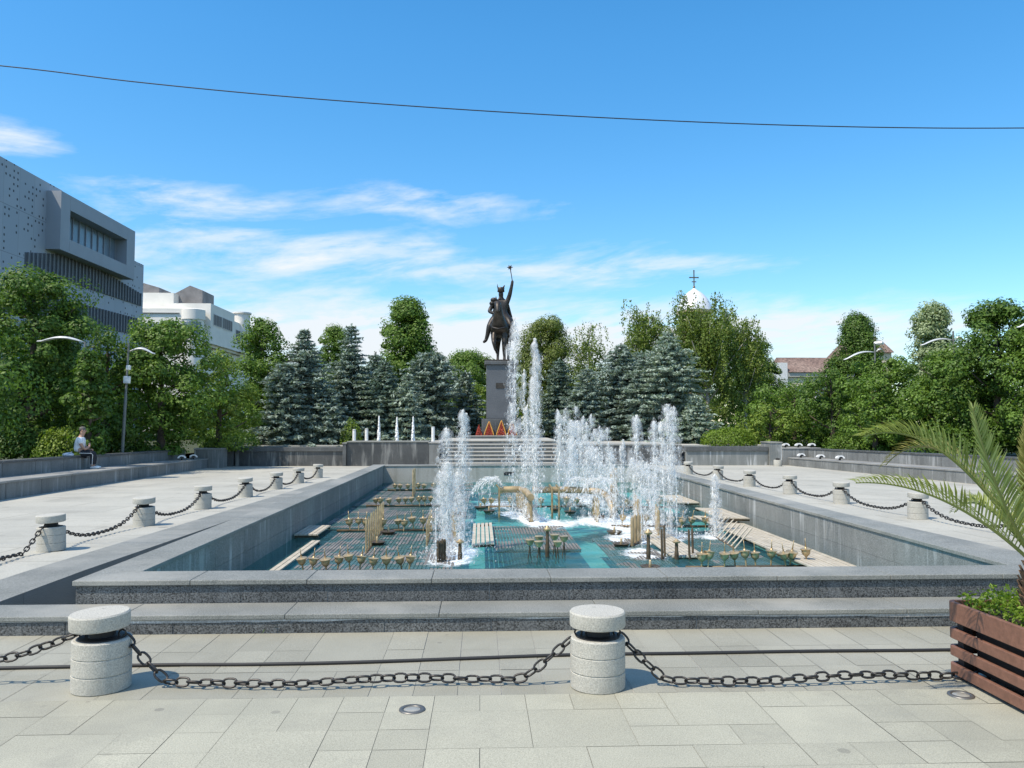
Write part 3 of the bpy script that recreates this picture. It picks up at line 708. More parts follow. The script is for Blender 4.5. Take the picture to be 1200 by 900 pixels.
for k, (x, d, zt, wd, nd, lab) in enumerate(jet_pos):
    rng = np.random.default_rng(100+k); h = zt-WZ; sc = d/13; thin = wd < .1
    nd = int(nd*1.3); nr = int(nd*.62); nf = nd-nr
    q = rng.uniform(0, 1, nr); u = 1-(1-q)**2
    br = max(1, min(6, int(wd/.09))); ph = rng.integers(0, br, nr); off = rng.uniform(-.5, .5, (br, 2))*wd*.6; hh = rng.uniform(.55, 1, br); hh[0] = 1; off[0] *= .2
    rad = np.abs(rng.normal(0, 1, nr))*wd*.085*(1.15-.6*u**3) if not thin else np.abs(rng.normal(0, 1, nr))*.006*sc
    an = rng.uniform(0, 2*PI, nr)
    P1 = np.stack([x+off[ph,0]*(.35+.65*u)+rad*np.cos(an), d+off[ph,1]*(.35+.65*u)+rad*np.sin(an), WZ+h*hh[ph]*u], 1)
    A1 = np.stack([rng.normal(0,.10,nr), rng.normal(0,.10,nr), np.ones(nr)], 1)
    r1 = rng.lognormal(math.log(.0050), .5, nr)*sc; l1 = r1*rng.uniform(1.2, 5.5, nr)*(1.25-u*.6)
    q = rng.uniform(0, 1, nf)**.8; a = rng.uniform(0, 2*PI, nf); start = hh[rng.integers(0, br, nf)]*rng.uniform(.7, 1, nf)
    rr = wd*(.10+.62*q)*np.sqrt(rng.uniform(0, 1, nf)) if not thin else .02*sc*q
    P2 = np.stack([x+rr*np.cos(a), d+rr*np.sin(a), WZ+h*start*(1-q**2)], 1)
    A2 = np.stack([rng.normal(0,.3,nf), rng.normal(0,.3,nf), -np.ones(nf)], 1)
    r2 = rng.lognormal(math.log(.0042), .6, nf)*sc; l2 = r2*rng.uniform(1, 2.6, nf)
    ns = int(nd*.16) if not thin else 12                      # splash thrown up where the water lands
    a = rng.uniform(0, 2*PI, ns); rr = np.abs(rng.normal(0, 1, ns))*(wd*.55+.05); zz = np.abs(rng.normal(0, .07, ns))
    P3 = np.stack([x+rr*np.cos(a), d+rr*np.sin(a), WZ+zz], 1); A3 = np.stack([np.cos(a), np.sin(a), rng.uniform(.3,2,ns)], 1)
    r3 = rng.lognormal(math.log(.005), .5, ns)*sc; l3 = r3*rng.uniform(1, 3, ns)
    if thin:
        zc = np.linspace(0, h*.97, 26); P3 = np.vstack([P3, np.stack([np.full(26,x)+rng.normal(0,.002,26), np.full(26,d), WZ+zc], 1)]); A3 = np.vstack([A3, np.tile([0,0,1.],(26,1))])
        r3 = np.concatenate([r3, rng.uniform(.003,.008,26)]); l3 = np.concatenate([l3, np.full(26, h/26*1.1)])
    PP, AA, RR, LL, nd_ = np.vstack([P1,P2,P3])-np.array([x,d,WZ]), np.vstack([A1,A2,A3]), np.concatenate([r1,r2,r3]), np.concatenate([l1,l2,l3]), nr+nf+len(r3)
    if not thin:
        nm = int(nd*.30); q = rng.uniform(0, 1, nm); a = rng.uniform(0, 2*PI, nm); b_ = rng.integers(0, br, nm)
        rr = wd*(.10+.46*q)*np.sqrt(rng.uniform(0, 1, nm)); u = 1-q**2
        Pm = np.stack([off[b_,0]*(.35+.65*u)*.8+rr*np.cos(a), off[b_,1]*(.35+.65*u)*.8+rr*np.sin(a), h*hh[b_]*.97*u], 1)
        rm = rng.lognormal(math.log(.026), .4, nm)*sc*min(1, .5+wd*1.2)
        PP, AA = np.vstack([PP, Pm]), np.vstack([AA, np.stack([rng.normal(0,.3,nm), rng.normal(0,.3,nm), np.ones(nm)], 1)])
        RR, LL = np.concatenate([RR, rm]), np.concatenate([LL, rm*rng.uniform(1, 2.4, nm)])
    o = drops(PP, AA, RR, LL, M['spray'], 'water_jet'); o.data.materials.append(M['mist'])
    mi = np.zeros(len(o.data.polygons), dtype=np.int32); mi[nd_*8:] = 1; o.data.polygons.foreach_set('material_index', mi)
    o.location = (x, d, WZ); tag(o, lab, 'water jet', 'jets of the fountain')
# umbrella shaped arcs of water
def dome(px, py, D, rx, hz, n, lab, a0, a1, seed):
    rng = np.random.default_rng(seed); c = at_y(px, py, D); a = rng.uniform(a0, a1, n); q = rng.uniform(0, 1, n)
    s = np.floor(rng.uniform(0, 1, n)*26)/26; a = a0+(a1-a0)*s+rng.normal(0,.03,n)
    R = rx*q; z = hz*(1-(2*q-.55)**2/.3025*1.0) if False else hz*(4*q*(1-q*.9))*.75-q**3*.25
    P = np.stack([R*np.cos(a), R*np.sin(a), z], 1)+rng.normal(0,.012,(n,3))
    A = np.stack([np.cos(a), np.sin(a), (hz*3*(1-1.8*q)-.75*q*q)/rx], 1)
    r = rng.lognormal(math.log(.0065), .4, n); o = drops(P, A, r, r*rng.uniform(2, 6, n), M['spray'], 'water_arc'); o.location = c
    tag(o, lab, 'water jet', 'jets of the fountain')
dome(588, 570, 15.3, .62, .22, 900, 'low glassy arc of water falling to the left from the ochre pipe', PI*.6, PI*1.4, 51)
dome(690, 570, 15.3, .60, .24, 900, 'low glassy arc of water falling over the right ochre pipe', PI*.9, PI*2.1, 52)
# ------------------------------------------------------------------ brass fixtures
def nozzle(parent, x, y, z, down=.14, s=1.0, spike=True):
    mb = MB(); tx, ty = random.uniform(-.2, .2), random.uniform(-.2, .2)
    mb.lathe([(.009,-down),(.010,-.07),(.017,-.068),(.02,-.058),(.036,-.048),(.047,-.03),(.052,-.008),(.052,.012),(.066,.017),(.067,.026),(.05,.03),(.02,.036),(.012,.05)], seg=14)
    o = part('nozzle', mb, M['brass'], parent, smooth='auto'); L = parent.location
    o.location = (x-L.x, y-L.y, z-L.z); o.rotation_euler = (tx, ty, 0); o.scale = (s, s, s)
    if spike:
        part('spike', MB().lathe([(.009,.045),(.006,.10),(.002,.155)], seg=8), M['brass'], o, smooth=True)
    return o
def spray_bar(cups, Y, lab, s=1.0, spike=True):
    P = [at_y(px, py, Y) for px, py in cups]; x0, x1 = P[0].x-.2, P[-1].x+.2
    t_ = thing('spray_bar', lab, 'spray bar', ((x0+x1)/2, Y, -.21), 0, 'brass spray bars in the basin')
    part('pipe', MB().tube([(x0,Y,-.185),(x1,Y,-.185)], .022, 10), M['brassdark'], t_, smooth=True, world=True)
    for p in P: nozzle(t_, p.x, Y+random.uniform(-.04,.04), p.z, max(.05, p.z+.19), s*random.uniform(.95,1.08), spike)
spray_bar([(354,656),(368,656),(382,657),(397,655),(409,652),(423,655),(438,656),(453,655),(468,656),(481,654)], 9.8, 'spray bar of ten spiked brass cups nearest the front wall on the left')
spray_bar([(409,611),(420,610),(428,611),(449,611),(466,611),(474,612),(483,608),(496,609),(506,609)], 13.5, 'spray bar of brass cups across the left pool, second from the front wall', 1.05)
spray_bar([(440,586),(446,585.5),(456,586),(467,585.5),(475,585),(482,584.5),(491,584),(497,584),(505,584)], 17.5, 'spray bar of brass cups across the left pool, third from the front wall', 1.05, False)
spray_bar([(463,569),(469,569),(478,569),(490,568.5),(497,569),(508,568.5)], 21.6, 'spray bar of brass cups below the far basin wall on the left', 1.1, False)
spray_bar([(822,651),(831,649),(848,650),(861,650),(873,648),(885,650),(905,648),(918,650),(928,649),(945,646)], 9.9, 'spray bar of ten brass cups nearest the front wall on the right', 1.05)
spray_bar([(786,608),(799,609),(811,609),(826,608)], 13.8, 'short spray bar of spiked cups beside the slanted pipe rack on the right', 1.1)
spray_bar([(735,588),(748,588),(760,587.5),(772,587),(784,587)], 17.0, 'spray bar of brass cups half hidden in the right spray', 1.1, False)
spray_bar([(730,606),(745,607),(758,606),(770,607)], 13.9, 'spray bar of brass cups in the thick of the right spray', 1.1)
spray_bar([(567,586),(576,586),(598,585),(634,586),(664,585.5),(676,586)], 17.2, 'spray bar of brass cups under the ochre pipes', 1.1, False)
def comb(p0, p1, top, n, lean, lab, mat='brass', r=.014, taper=.0):
    """upright tubes on a header from p0 to p1 (pixels on the water), height/lean in metres"""
    a = at_z(*p0, WZ); b = at_z(*p1, WZ)
    t_ = thing('pipe_comb', lab, 'fountain pipes', (a+b)/2+Vector((0,0,-.02)), 0, 'upright pipe combs in the basin')
    part('header', MB().tube([a+Vector((0,0,-.01)), b+Vector((0,0,-.01))], r*1.7, 8), M['brassdark'], t_, smooth=True, world=True)
    for i in range(n):
        f = i/max(1, n-1); p = a.lerp(b, f)
        mb = MB(); q = p+Vector((lean[0], lean[1], top*(1-taper*f)*random.uniform(.96,1.04))); mb.tube([p, q, q+(q-p).normalized()*.03], [r, r, r*.5], 8)
        part('pipe', mb, M[mat], t_, smooth='auto', world=True)
comb((429,648), (449,621), .45, 9, (0,0), 'comb of nine thin upright brass pipes receding across the left pool')
comb((484,582), (486,578), .62, 3, (0,0), 'tall group of brass pipes near the far left corner of the basin', r=.022)
comb((623,611), (607,595), .47, 7, (-.02,0), 'pan pipe row of ochre tubes below the left ochre pipe', 'copper', .028, .1)
comb((861,643), (830,624), .27, 9, (.25,.02), 'slanted rack of nine thin brass pipes beside the beige slatted boards', 'slat', .012)
comb((741,640), (752,634), .40, 4, (.0,.0), 'clump of brown pipes in the spray left of the thin streams', 'copper', .026)
comb((717,606), (722,600), .85, 3, (.0,.0), 'tall brown pipe group in the spray right of the ochre pipe', 'copper', .03)
comb((513,659), (521,657), .25, 4, (0,0), 'short clump of brown pipes at the foot of the left plume', 'brassdark', .02)
comb((748,622), (744,612), .5, 3, (.0,.0), 'tall brown pipe clump deep in the right spray', 'copper', .024)
comb((772,630), (769,622), .42, 3, (.0,.0), 'brown pipe clump behind the ball headed stalk', 'brass', .02)
comb((700,612), (694,604), .38, 4, (.03,.0), 'short brass pipe row under the right ochre pipe', 'brass', .018)
comb((534,640), (530,622), .35, 5, (.0,.0), 'row of thin brass pipes inside the left plume', 'brass', .013)
comb((500,640), (505,620), .3, 5, (.0,.0), 'row of short brass pipes left of the left plume', 'brass', .012)
comb((808,655), (812,652), .36, 2, (0,.02), 'pair of brown pipes before the right spray bar', 'brassdark', .016)
comb((776,656), (779,652), .38, 2, (0,.02), 'pair of dark brown pipes left of the ball headed stalk', 'brassdark', .016)
def stalk(px, pyb, pyt, lab, cups=()):
    b = at_z(px, pyb, WZ-.06); top = at_y(px, pyt, b.y); t_ = thing('fountain_stalk', lab, 'fountain head', b, 0, 'fountain stalks with heads')
    h = top.z-b.z
    part('stem', MB().lathe([(.03,0),(.03,h*.45),(.024,h*.5),(.022,h*.85)], seg=10), M['brassdark'], t_, smooth='auto')
    part('head', MB().lathe([(.02,h*.83),(.05,h*.87),(.056,h*.91),(.03,h*.96),(.018,h)], seg=14), M['brass'], t_, smooth='auto')
    for cx, cyp, dy in cups:
        p = at_y(cx, cyp, b.y+dy); mb = MB(); z = p.z-b.z; X_, Y_ = p.x-b.x, dy
        mb.lathe([(.012,-.05),(.03,-.042),(.052,-.005),(.058,.02),(.066,.026),(.064,.034),(.03,.036)], (X_,Y_,z), 14)
        o = part('cup', mb, M['brass'], t_, smooth='auto')
        lg = MB(); lg.tube([(X_,Y_,z-.045),(X_+.02,Y_+.02,-.02)], .007, 6); part('leg', lg, M['brassdark'], o)
        lg = MB(); lg.tube([(X_,Y_,z-.045),(X_-.03,Y_-.01,-.02)], .007, 6); part('leg', lg, M['brassdark'], o)
stalk(641.5, 657, 616, 'brass stalk with a bulbous head ringed by six cups on thin legs', [(621,635,-.1),(632,631,.12),(631.5,637,-.2),(650,629,.2),(653.5,637,-.15),(661,631,.05)])
stalk(539, 661, 632, 'dark stalk with a brass ball head at the foot of the left plume')
stalk(793, 661, 632, 'dark stalk with a brass ball head in front of the right plumes')
stalk(760, 662, 620, 'thin brown stalk with a brass head beside the clump of brown pipes')
def floater(px, py, lab):
    p = at_z(px, py, -.12); t_ = thing('fountain_bowl', lab, 'fountain head', (p.x, p.y, WZ-.05), 0, 'low brass bowls in the water')
    part('bowl', MB().lathe([(.02,0),(.05,.01),(.09,.05),(.12,.09),(.13,.095),(.12,.1),(.03,.085)], seg=16), M['brassdark'], t_, smooth='auto')
    part('jet_nozzle', MB().lathe([(.02,.08),(.016,.16),(.008,.17)], seg=10), M['brass'], t_, smooth='auto')
for (px, py), lab in {(535,598):'behind the left plume', (573,596):'left of the ochre post', (563,592):'just behind the left arc of water', (651,594):'between the two right posts', (668,597):'right of the two right posts',
     (702,602):'under the bend of the right ochre pipe', (720,620):'at the left edge of the right spray', (728,634):'in the foam at the right', (762,660):'against the front wall in the right spray', (442,632):'right of the left pipe comb', (455,620):'behind the left pipe comb', (838,615):'beside the slanted pipe rack'}.items():
    floater(px, py, f'low brass bowl with a nozzle {lab}')
def bigpipe(pix, Y, r, lab):
    P = [at_y(px, py, Y+dy) for px, py, dy in pix]; m = P[len(P)//2]
    t_ = thing('ochre_pipe', lab, 'pipe', (m.x, m.y, WZ), 0, 'big ochre pipes in the middle of the basin')
    part('pipe', MB().tube(smooth_pts(P, 5), r, 14), M['copper'], t_, smooth='auto', world=True)
    part('flange', MB().tube([P[0], P[0].lerp(P[1], .12)], r*1.25, 14), M['brass'], t_, smooth='auto', world=True)
    return t_
def support(t_, px, pyt, pyb, Y):
    a = at_y(px, pyt, Y-.1); b = Vector((a.x, a.y, WZ-.1))
    part('support_post', MB().tube([b, a, a+Vector((-.06,0,.07))], .02, 8), M['brass'], t_, smooth='auto', world=True)
t_ = bigpipe([(586,574,0),(600,573.5,0),(611,574,0),(617,577,-.5),(622,583,-1.1)], 15.6, .065, 'left ochre pipe bending down into its pan pipe row'); support(t_, 585, 572, 605, 15.6)
t_ = bigpipe([(624,574.5,0),(640,574,0),(665,574,0),(693,575,0),(708,579,-.3),(716,590,-.6),(718,600,-.7)], 15.6, .065, 'right ochre pipe curving down into the white spray'); support(t_, 647, 572, 605, 15.6); support(t_, 655, 572, 605, 15.5)
# slatted boards and grates
def grate(x0, x1, y0, y1, z, w, gap, mat, lab, tilt=0, frame=True):
    t_ = thing('slatted_grate', lab, 'grate', ((x0+x1)/2, (y0+y1)/2, z), 0, 'slatted grates in the basin')
    mb = MB(); x = x0
    while x < x1-.01:
        mb.box(x-(x0+x1)/2, min(x+w, x1)-(x0+x1)/2, -(y1-y0)/2, (y1-y0)/2, -.02, random.uniform(-.002,.002)); x += w+gap
    a = part('slats', mb, M[mat], t_)
    n = max(2, int((y1-y0)/1.1))
    for i in range(n): yy = -(y1-y0)/2+.05+(y1-y0-.1)*i/(n-1); part('cross_bar', MB().box(-(x1-x0)/2, (x1-x0)/2, yy-.025, yy+.025, -.055, -.022), M['brassdark'], t_)
    if tilt:
        t_.rotation_euler = (0, tilt, 0)
    return t_
grate(3.9, 4.52, 9.0, 14.6, -.10, .055, .012, 'slat', 'long beige slatted board along the right basin wall', .04)
grate(4.1, 4.62, 13.6, 15.2, -.015, .055, .010, 'slat', 'short beige slatted cover lying on the end of the long right board', .03)
grate(4.2, 4.68, 17.0, 18.8, -.09, .06, .01, 'slat', 'small beige board at the right basin wall behind the spray')
grate(2.55, 3.0, 10.6, 13.2, -.16, .05, .012, 'slat', 'narrow wet beige board in the water under the right plumes')
grate(-2.88, -2.52, 12.6, 13.7, -.12, .06, .01, 'slat', 'small pale board at the left basin wall')
grate(-2.5, -2.38, 9.2, 12.1, -.14, .055, .01, 'slat', 'thin pale board running along the left basin wall')
grate(-.12, .20, 11.6, 14.0, -.13, .05, .018, 'slat', 'pale tilted slatted panel in the middle of the pool', -.05)
grate(.22, 1.45, 11.5, 14.1, -.199, .034, .016, 'slatdark', 'dark wet grate right of the pale tilted panel')
for (a, b, c, d), lab in {(-2.32,-.32,9.0,13.35):'front dark wet grate in the left pool', (-2.75,-.28,13.95,17.3):'second dark wet grate from the front in the left pool', (-2.8,-.25,17.7,21.4):'third dark wet grate from the front in the left pool', (-2.8,-.2,21.8,24.2):'dark wet grate in the left pool below the far wall'}.items():
    grate(a, b, c, d, -.200, .036, .014, 'slatdark', lab)
grate(1.75, 2.5, 9.9, 12.6, -.202, .034, .016, 'slatdark', 'dark wet grate right of the central stalk under the spray')
grate(3.05, 3.85, 9.7, 13.4, -.203, .034, .016, 'slatdark', 'dark wet grate behind the right spray bar')
grate(-.05, 1.2, 17.6, 21.0, -.203, .034, .016, 'slatdark', 'dark wet grate behind the ochre pipes')
grate(1.9, 3.6, 17.5, 22.5, -.203, .034, .016, 'slatdark', 'dark wet grate at the far right under the comb of jets')
grate(3.1, 3.8, 14.3, 17.0, -.202, .034, .016, 'slatdark', 'dark wet grate at the right behind the short spray bar')
# ------------------------------------------------------------------ walls and steps behind the basin
FY = 37.6; FZ = zp(FY)
def walled(name, lab, cat, x0, x1, y0, y1, z0, z1, body, lip, cop='coping', ov=.06, group=None):
    t_ = thing(name, lab, cat, ((x0+x1)/2, (y0+y1)/2, z0), 0, group)
    part('wall', MB().box(x0, x1, y0, y1, z0-.2, z1-lip), M[body], t_, world=True)
    part('coping', MB().box(x0-ov*.0, x1+ov*.0, y0-ov, y1+ov, z1-lip+.002, z1), M[cop], t_, world=True, bevel=.01)
    return t_
walled('retaining_wall', 'long dark granite wall stained by water at the far left of the plaza', 'wall', -11.35, -6.38, FY, FY+.8, FZ, .49, 'granite_wet', .2, 'granite', .07, 'granite walls at the far end of the plaza')
walled('retaining_wall', 'long granite wall at the far right of the plaza below the clipped bush', 'wall', 9.68, 13.6, FY-.2, FY+.6, FZ, .49, 'granite_pale', .2, 'granite', .07, 'granite walls at the far end of the plaza')
walled('upper_basin', 'raised dark granite basin with three white jets left of the steps', 'basin wall', -6.2, -2.4, FY-.1, FY+1.6, FZ, .76, 'granite_wet', .05, 'coping', .04, 'raised basins beside the steps')
walled('upper_basin', 'raised granite basin right of the steps behind the spray', 'basin wall', 4.3, 9.5, FY-.1, FY+1.6, FZ, .60, 'granite_wet', .05, 'coping', .04, 'raised basins beside the steps')
def pillar(lab, x0, x1, y0, y1, z1, m='granite', lean=None):
    t_ = thing('stone_pillar', lab, 'pillar', ((x0+x1)/2, (y0+y1)/2, FZ), 0, 'stone pillars at the far end of the plaza')
    part('shaft', MB().box(x0, x1, y0, y1, FZ-.2, z1-.06), M[m], t_, world=True); part('cap', MB().box(x0-.03, x1+.03, y0-.03, y1+.03, z1-.058, z1), M['coping' if m != 'bench' else 'benchtop'], t_, world=True, bevel=.01)
pillar('dark granite pillar at the left end of the stained far left wall', -12.75, -11.4, FY-.2, FY+1.1, .70)
pillar('narrow granite pillar between the stained left wall and the raised basin', -6.37, -6.21, FY-.25, FY+1, .70)
pillar('pale granite pillar at the left of the broad steps', -2.39, -1.9, FY-.15, FY+1.4, .72, 'bench')
pillar('pale granite pillar at the right of the broad steps', 3.75, 4.29, FY-.15, FY+1.4, .70, 'bench')
pillar('low pale stone block carrying the upper floodlights beside the right pillar', 14.22, 16.0, FY-.45, FY+1.2, .45, 'bench')
pillar('tall granite pillar at the right end of the far right wall', 13.62, 14.2, FY-.4, FY+.8, .72, 'granite_pale')
pillar('low pale stone block at the far end of the left benches', -12.55, -11.4, 35.7, 36.6, .50, 'bench')
stp = thing('stone_steps', 'broad pale stone steps rising behind the basin to the monument', 'steps', (.92, FY, FZ))
for i in range(7):
    z0 = FZ+.165*i; y0 = FY-.6+.36*i
    part('step', MB().box(-1.89, 3.74, y0+.05, FY+2.6, z0-.1 if i == 0 else z0+.002, z0+.11), M['bench'], stp, world=True)
    part('tread', MB().box(-1.885, 3.735, y0, FY+2.58, z0+.112, z0+.163), M['steps'], stp, world=True, bevel=.008)
TZ = .79
struct('terrace', MB().box(-12.9, 14.6, FY+1.62, 58, .0, .52).box(-1.88, 3.73, FY+2.2, 58, .523, TZ).box(-6.2,-1.9,FY+1.65,58,.523,.70).box(3.75,9.4,FY+1.65,58,.523,.60), M['steps'])
pw = thing('parapet_wall', 'low pale parapet at the top of the steps before the monument', 'wall', (.95, 42.5, TZ))
part('wall', MB().box(-.75, 3.0, 42.3, 42.7, TZ-.02, TZ+.10), M['bench'], pw, world=True); part('coping', MB().box(-.8, 3.05, 42.25, 42.75, TZ+.102, TZ+.16), M['benchtop'], pw, world=True, bevel=.01)
# benches
def bench(lab, grp, A, B, side, h1, h2, dep, dep2, name='stone_bench'):
    """two tiers following A->B (front foot line on the plaza); side = +1 when the mass lies at +X"""
    t_ = thing(name, lab, 'stone bench', ((A[0]+B[0])/2, (A[1]+B[1])/2, zp((A[1]+B[1])/2)), 0, grp)
    def slab(o0, o1, za, zb, m, nm, bev=0):
        n = 14; mb = MB()
        for i in range(n):
            f0, f1 = i/n, (i+1)/n-.0008
            xa, ya = A[0]+(B[0]-A[0])*f0, A[1]+(B[1]-A[1])*f0; xb, yb = A[0]+(B[0]-A[0])*f1, A[1]+(B[1]-A[1])*f1
            Q = [(xa+side*o0,ya), (xa+side*o1,ya), (xb+side*o1,yb), (xb+side*o0,yb)]
            zq = [zp(ya), zp(ya), zp(yb), zp(yb)]
            mb.hexa([(x,y,z+za) for (x,y),z in zip(Q,zq)], [(x,y,z+zb) for (x,y),z in zip(Q,zq)])
        return part(nm, mb, M[m], t_, world=True, bevel=bev)
    slab(0, dep, -.2, h1-.05, 'bench', 'lower_wall'); slab(-.025, dep+.004, h1-.048, h1, 'benchtop', 'seat', .006)
    slab(dep+.006, dep+dep2, -.2, h1+h2-.06, 'bench', 'upper_wall'); slab(dep-.02, dep+dep2+.02, h1+h2-.058, h1+h2, 'granite', 'coping', .006)
    return t_
bench('long two tiered grey stone bench wall along the left side of the plaza', 'two tiered bench walls', (-10.35, 12.0), (-11.93, 35.6), -1, .42, .40, .95, .45)
bench('long two tiered grey stone bench wall along the right side of the plaza', 'two tiered bench walls', (14.6, 12.0), (14.45, 37.1), 1, .38, .42, .95, .45)
M['foamwhite'] = plain('dense white water', (.88,.89,.88), .3, 0, .05)
# small white posts and jets on the raised basin
def post(px, pyt, pyb, Y, lab):
    a = at_y(px, pyb, Y); b = at_y(px, pyt, Y); t_ = thing('light_post', lab, 'light post', a, 0, 'small white light posts')
    h = b.z-a.z; part('tube', MB().lathe([(.085,-.15),(.085,h-.05)], seg=12), M['white'], t_, smooth='auto'); part('cap', MB().lathe([(.09,h-.049),(.09,h),(.05,h+.02)], seg=12), M['lampgrey'], t_, smooth='auto')
post(415, 503.5, 517, 39.9, 'small white light post above the dark raised basin, leftmost of three'); post(429.5, 502.5, 516, 40.4, 'small white light post above the dark raised basin, middle of three'); post(507.5, 500.5, 516, 40.2, 'small white light post beside the left plume above the raised basin')
for (px, pyt), lab in {(444,489):'short white spike of water on the raised basin, leftmost of three', (465,490.5):'short white spike of water on the raised basin, middle of three', (484,490):'short white spike of water on the raised basin, rightmost of three'}.items():
    a = at_y(px, 519, 38.4); b = at_y(px, pyt, 38.4); n = 420; rng = np.random.default_rng(int(px)); q = rng.uniform(0,1,n); h = b.z-.74
    r = rng.uniform(.012,.03,n); R = .085*(1-q)**.7; an = rng.uniform(0,2*PI,n)
    o = drops(np.stack([R*np.cos(an)*rng.uniform(0,1,n), R*np.sin(an)*rng.uniform(0,1,n), h*q], 1), np.tile([0,0,1.],(n,1)), r*1.3, r*4, M['foamwhite'], 'water_jet')
    o.location = (a.x, 38.4, .74); tag(o, lab, 'water jet', 'jets of the raised basin')
    t_ = None
# floodlights on the bench ends
def flood(X_, Y_, Z_, lab, rz=0):
    p = Vector((X_, Y_, Z_)); t_ = thing('floodlight', lab, 'floodlight', p, rz, 'white floodlights on the bench ends')
    mb = MB(); n = 10; pro = [(.17*math.cos(a), .13*math.sin(a)) for a in np.linspace(0, PI, n)]
    V = [(x,-.13,z) for x,z in pro]+[(x*.75,.16,z*.8) for x,z in pro]
    mb.add(V, [(i,i+1,n+i+1,n+i) for i in range(n-1)]+[tuple(range(n))[::-1], tuple(range(n,2*n)), (0,n,2*n-1,n-1)])
    part('housing', mb, M['white'], t_, smooth='auto')
    part('lens', MB().prism([(.09*math.cos(a),-.134,.003+.07*math.sin(a)) for a in np.linspace(0,PI,9)], (0,.006,0)), M['black'], t_)
    part('bracket', MB().box(-.03,.03,-.04,.04,-.08,.005), M['black'], t_)
for i, X_ in enumerate((14.5, 15.12, 15.75)): flood(X_, 37.55, .53, f'white domed floodlight on the low stone block, {ORD[i]} from the right pillar')
for i, (X_, Y_) in enumerate(((14.85,36.6), (14.9,34.6), (14.95,32.8))): flood(X_, Y_, zp(Y_)+.46, f'white domed floodlight on the lower right bench, {ORD[i]} from the stone block')
for i, (X_, Y_) in enumerate(((-12.25,33.4), (-12.2,34.6))): flood(X_, Y_, zp(Y_)+.50, f'white domed floodlight on the left bench, {("farther from","nearer to")[i]} the low stone block', .4)
ps = at_y(911.5, 547.5, 36.2); t_ = thing('concrete_stump', 'short white concrete stump without a cap before the far right pillar', 'bollard', (ps.x, ps.y, zp(36.2)))
part('body', MB().lathe([(.18,-.05),(.185,.0),(.185,.27),(.175,.29)], seg=20), M['bollard'], t_, smooth='auto'); part('pin', MB().lathe([(.09,.29),(.09,.36)], seg=14), M['black'], t_, smooth='auto')

# ------------------------------------------------------------------ monument
SX, SY = 1.15, 45.0
pd = thing('pedestal', 'tall polished grey granite pedestal of the equestrian monument', 'pedestal', (SX, SY, TZ))
part('plinth', MB().box(-1.35,1.35,-1.7,1.7,-.05,.42).box(-1.08,1.08,-1.45,1.45,.422,1.05), M['granite'], pd, bevel=.02)
part('shaft', MB().box(-.82,.82,-1.2,1.2,1.052,4.02), M['pedestal'], pd, bevel=.02)
part('cornice', MB().box(-.93,.93,-1.32,1.32,4.022,4.23), M['granite'], pd, bevel=.03)
part('plaque', MB().box(-.30,.22,-1.225,-1.203,2.72,3.02), M['bronze'], pd)
def skin(name, verts, edges, radii, mat, parent=None, sub=2, root=0):
    me = bpy.data.meshes.new(name); me.from_pydata(verts, edges, []); me.materials.append(mat)
    o = link(bpy.data.objects.new(name, me), parent)
    sm = o.modifiers.new('skin', 'SKIN'); sm.use_smooth_shade = True
    for i, r in enumerate(radii):
        sv = me.skin_vertices[0].data[i]; sv.radius = (r, r) if not hasattr(r, '__len__') else r; sv.use_root = (i == root)
    ss = o.modifiers.new('sub', 'SUBSURF'); ss.levels = sub; ss.render_levels = sub
    return o
class SK:
    def __init__(s): s.v = []; s.e = []; s.r = []
    def ch(s, start, pts):                                # chain of (x,y,z,r) hung on vertex index start
        p = start
        for x, y, z, r in pts:
            s.v.append((x, y, z)); s.r.append(r)
            if p is not None: s.e.append((p, len(s.v)-1))
            p = len(s.v)-1
        return p
    def make(s, name, mat, parent, sub=2): return skin(name, s.v, s.e, s.r, mat, parent, sub)
st = thing('equestrian_statue', 'dark bronze rider with raised mace on a horse atop the granite pedestal', 'statue', (SX, SY, TZ+4.23), -.14)
st.scale = (1.54,)*3
h = SK()
h.ch(None, [(0,.55,1.30,.31)]); b1 = h.ch(0, [(0,.15,1.24,.33)]); b2 = h.ch(b1, [(0,-.3,1.27,.34)]); ch_ = h.ch(b2, [(0,-.58,1.36,.29)])
nk = h.ch(ch_, [(0,-.76,1.62,.20),(0,-.86,1.88,.145)]); hd = h.ch(nk, [(0,-.95,2.09,.125),(.01,-1.06,1.96,.105),(.02,-1.16,1.78,.075),(.02,-1.2,1.68,.06)])
h.ch(b2, [(.19,-.46,1.02,.145),(.20,-.52,.80,.10),(.19,-.56,.55,.068),(.19,-.52,.30,.05),(.19,-.53,.12,.052),(.19,-.57,.03,.07)])
h.ch(b2, [(-.19,-.50,1.02,.145),(-.19,-.62,.82,.10),(-.17,-.80,.66,.07),(-.12,-.74,.42,.048),(-.08,-.62,.36,.05),(-.07,-.58,.28,.062)])
h.ch(0, [(.19,.60,1.05,.2),(.2,.48,.83,.14),(.2,.74,.52,.07),(.2,.70,.28,.05),(.2,.66,.12,.055),(.2,.60,.03,.072)])
h.ch(0, [(-.19,.60,1.05,.2),(-.2,.55,.83,.14),(-.21,.82,.52,.07),(-.21,.80,.28,.05),(-.21,.76,.12,.055),(-.21,.70,.03,.072)])
hs_ = h.make('horse', M['bronze'], st)
tl = SK(); tl.ch(None, [(0,.84,1.38,.06),(0,1.02,1.25,.09),(0,1.10,.9,.11),(0,1.06,.5,.07),(0,1.04,.25,.03)]); tl.make('tail', M['bronzed'], hs_, 1)
mn = SK(); mn.ch(None, [(.0,-.88,2.16,.05),(.0,-.76,2.0,.085),(0,-.66,1.78,.09),(0,-.5,1.62,.06)]); mn.make('mane', M['bronzed'], hs_, 1)
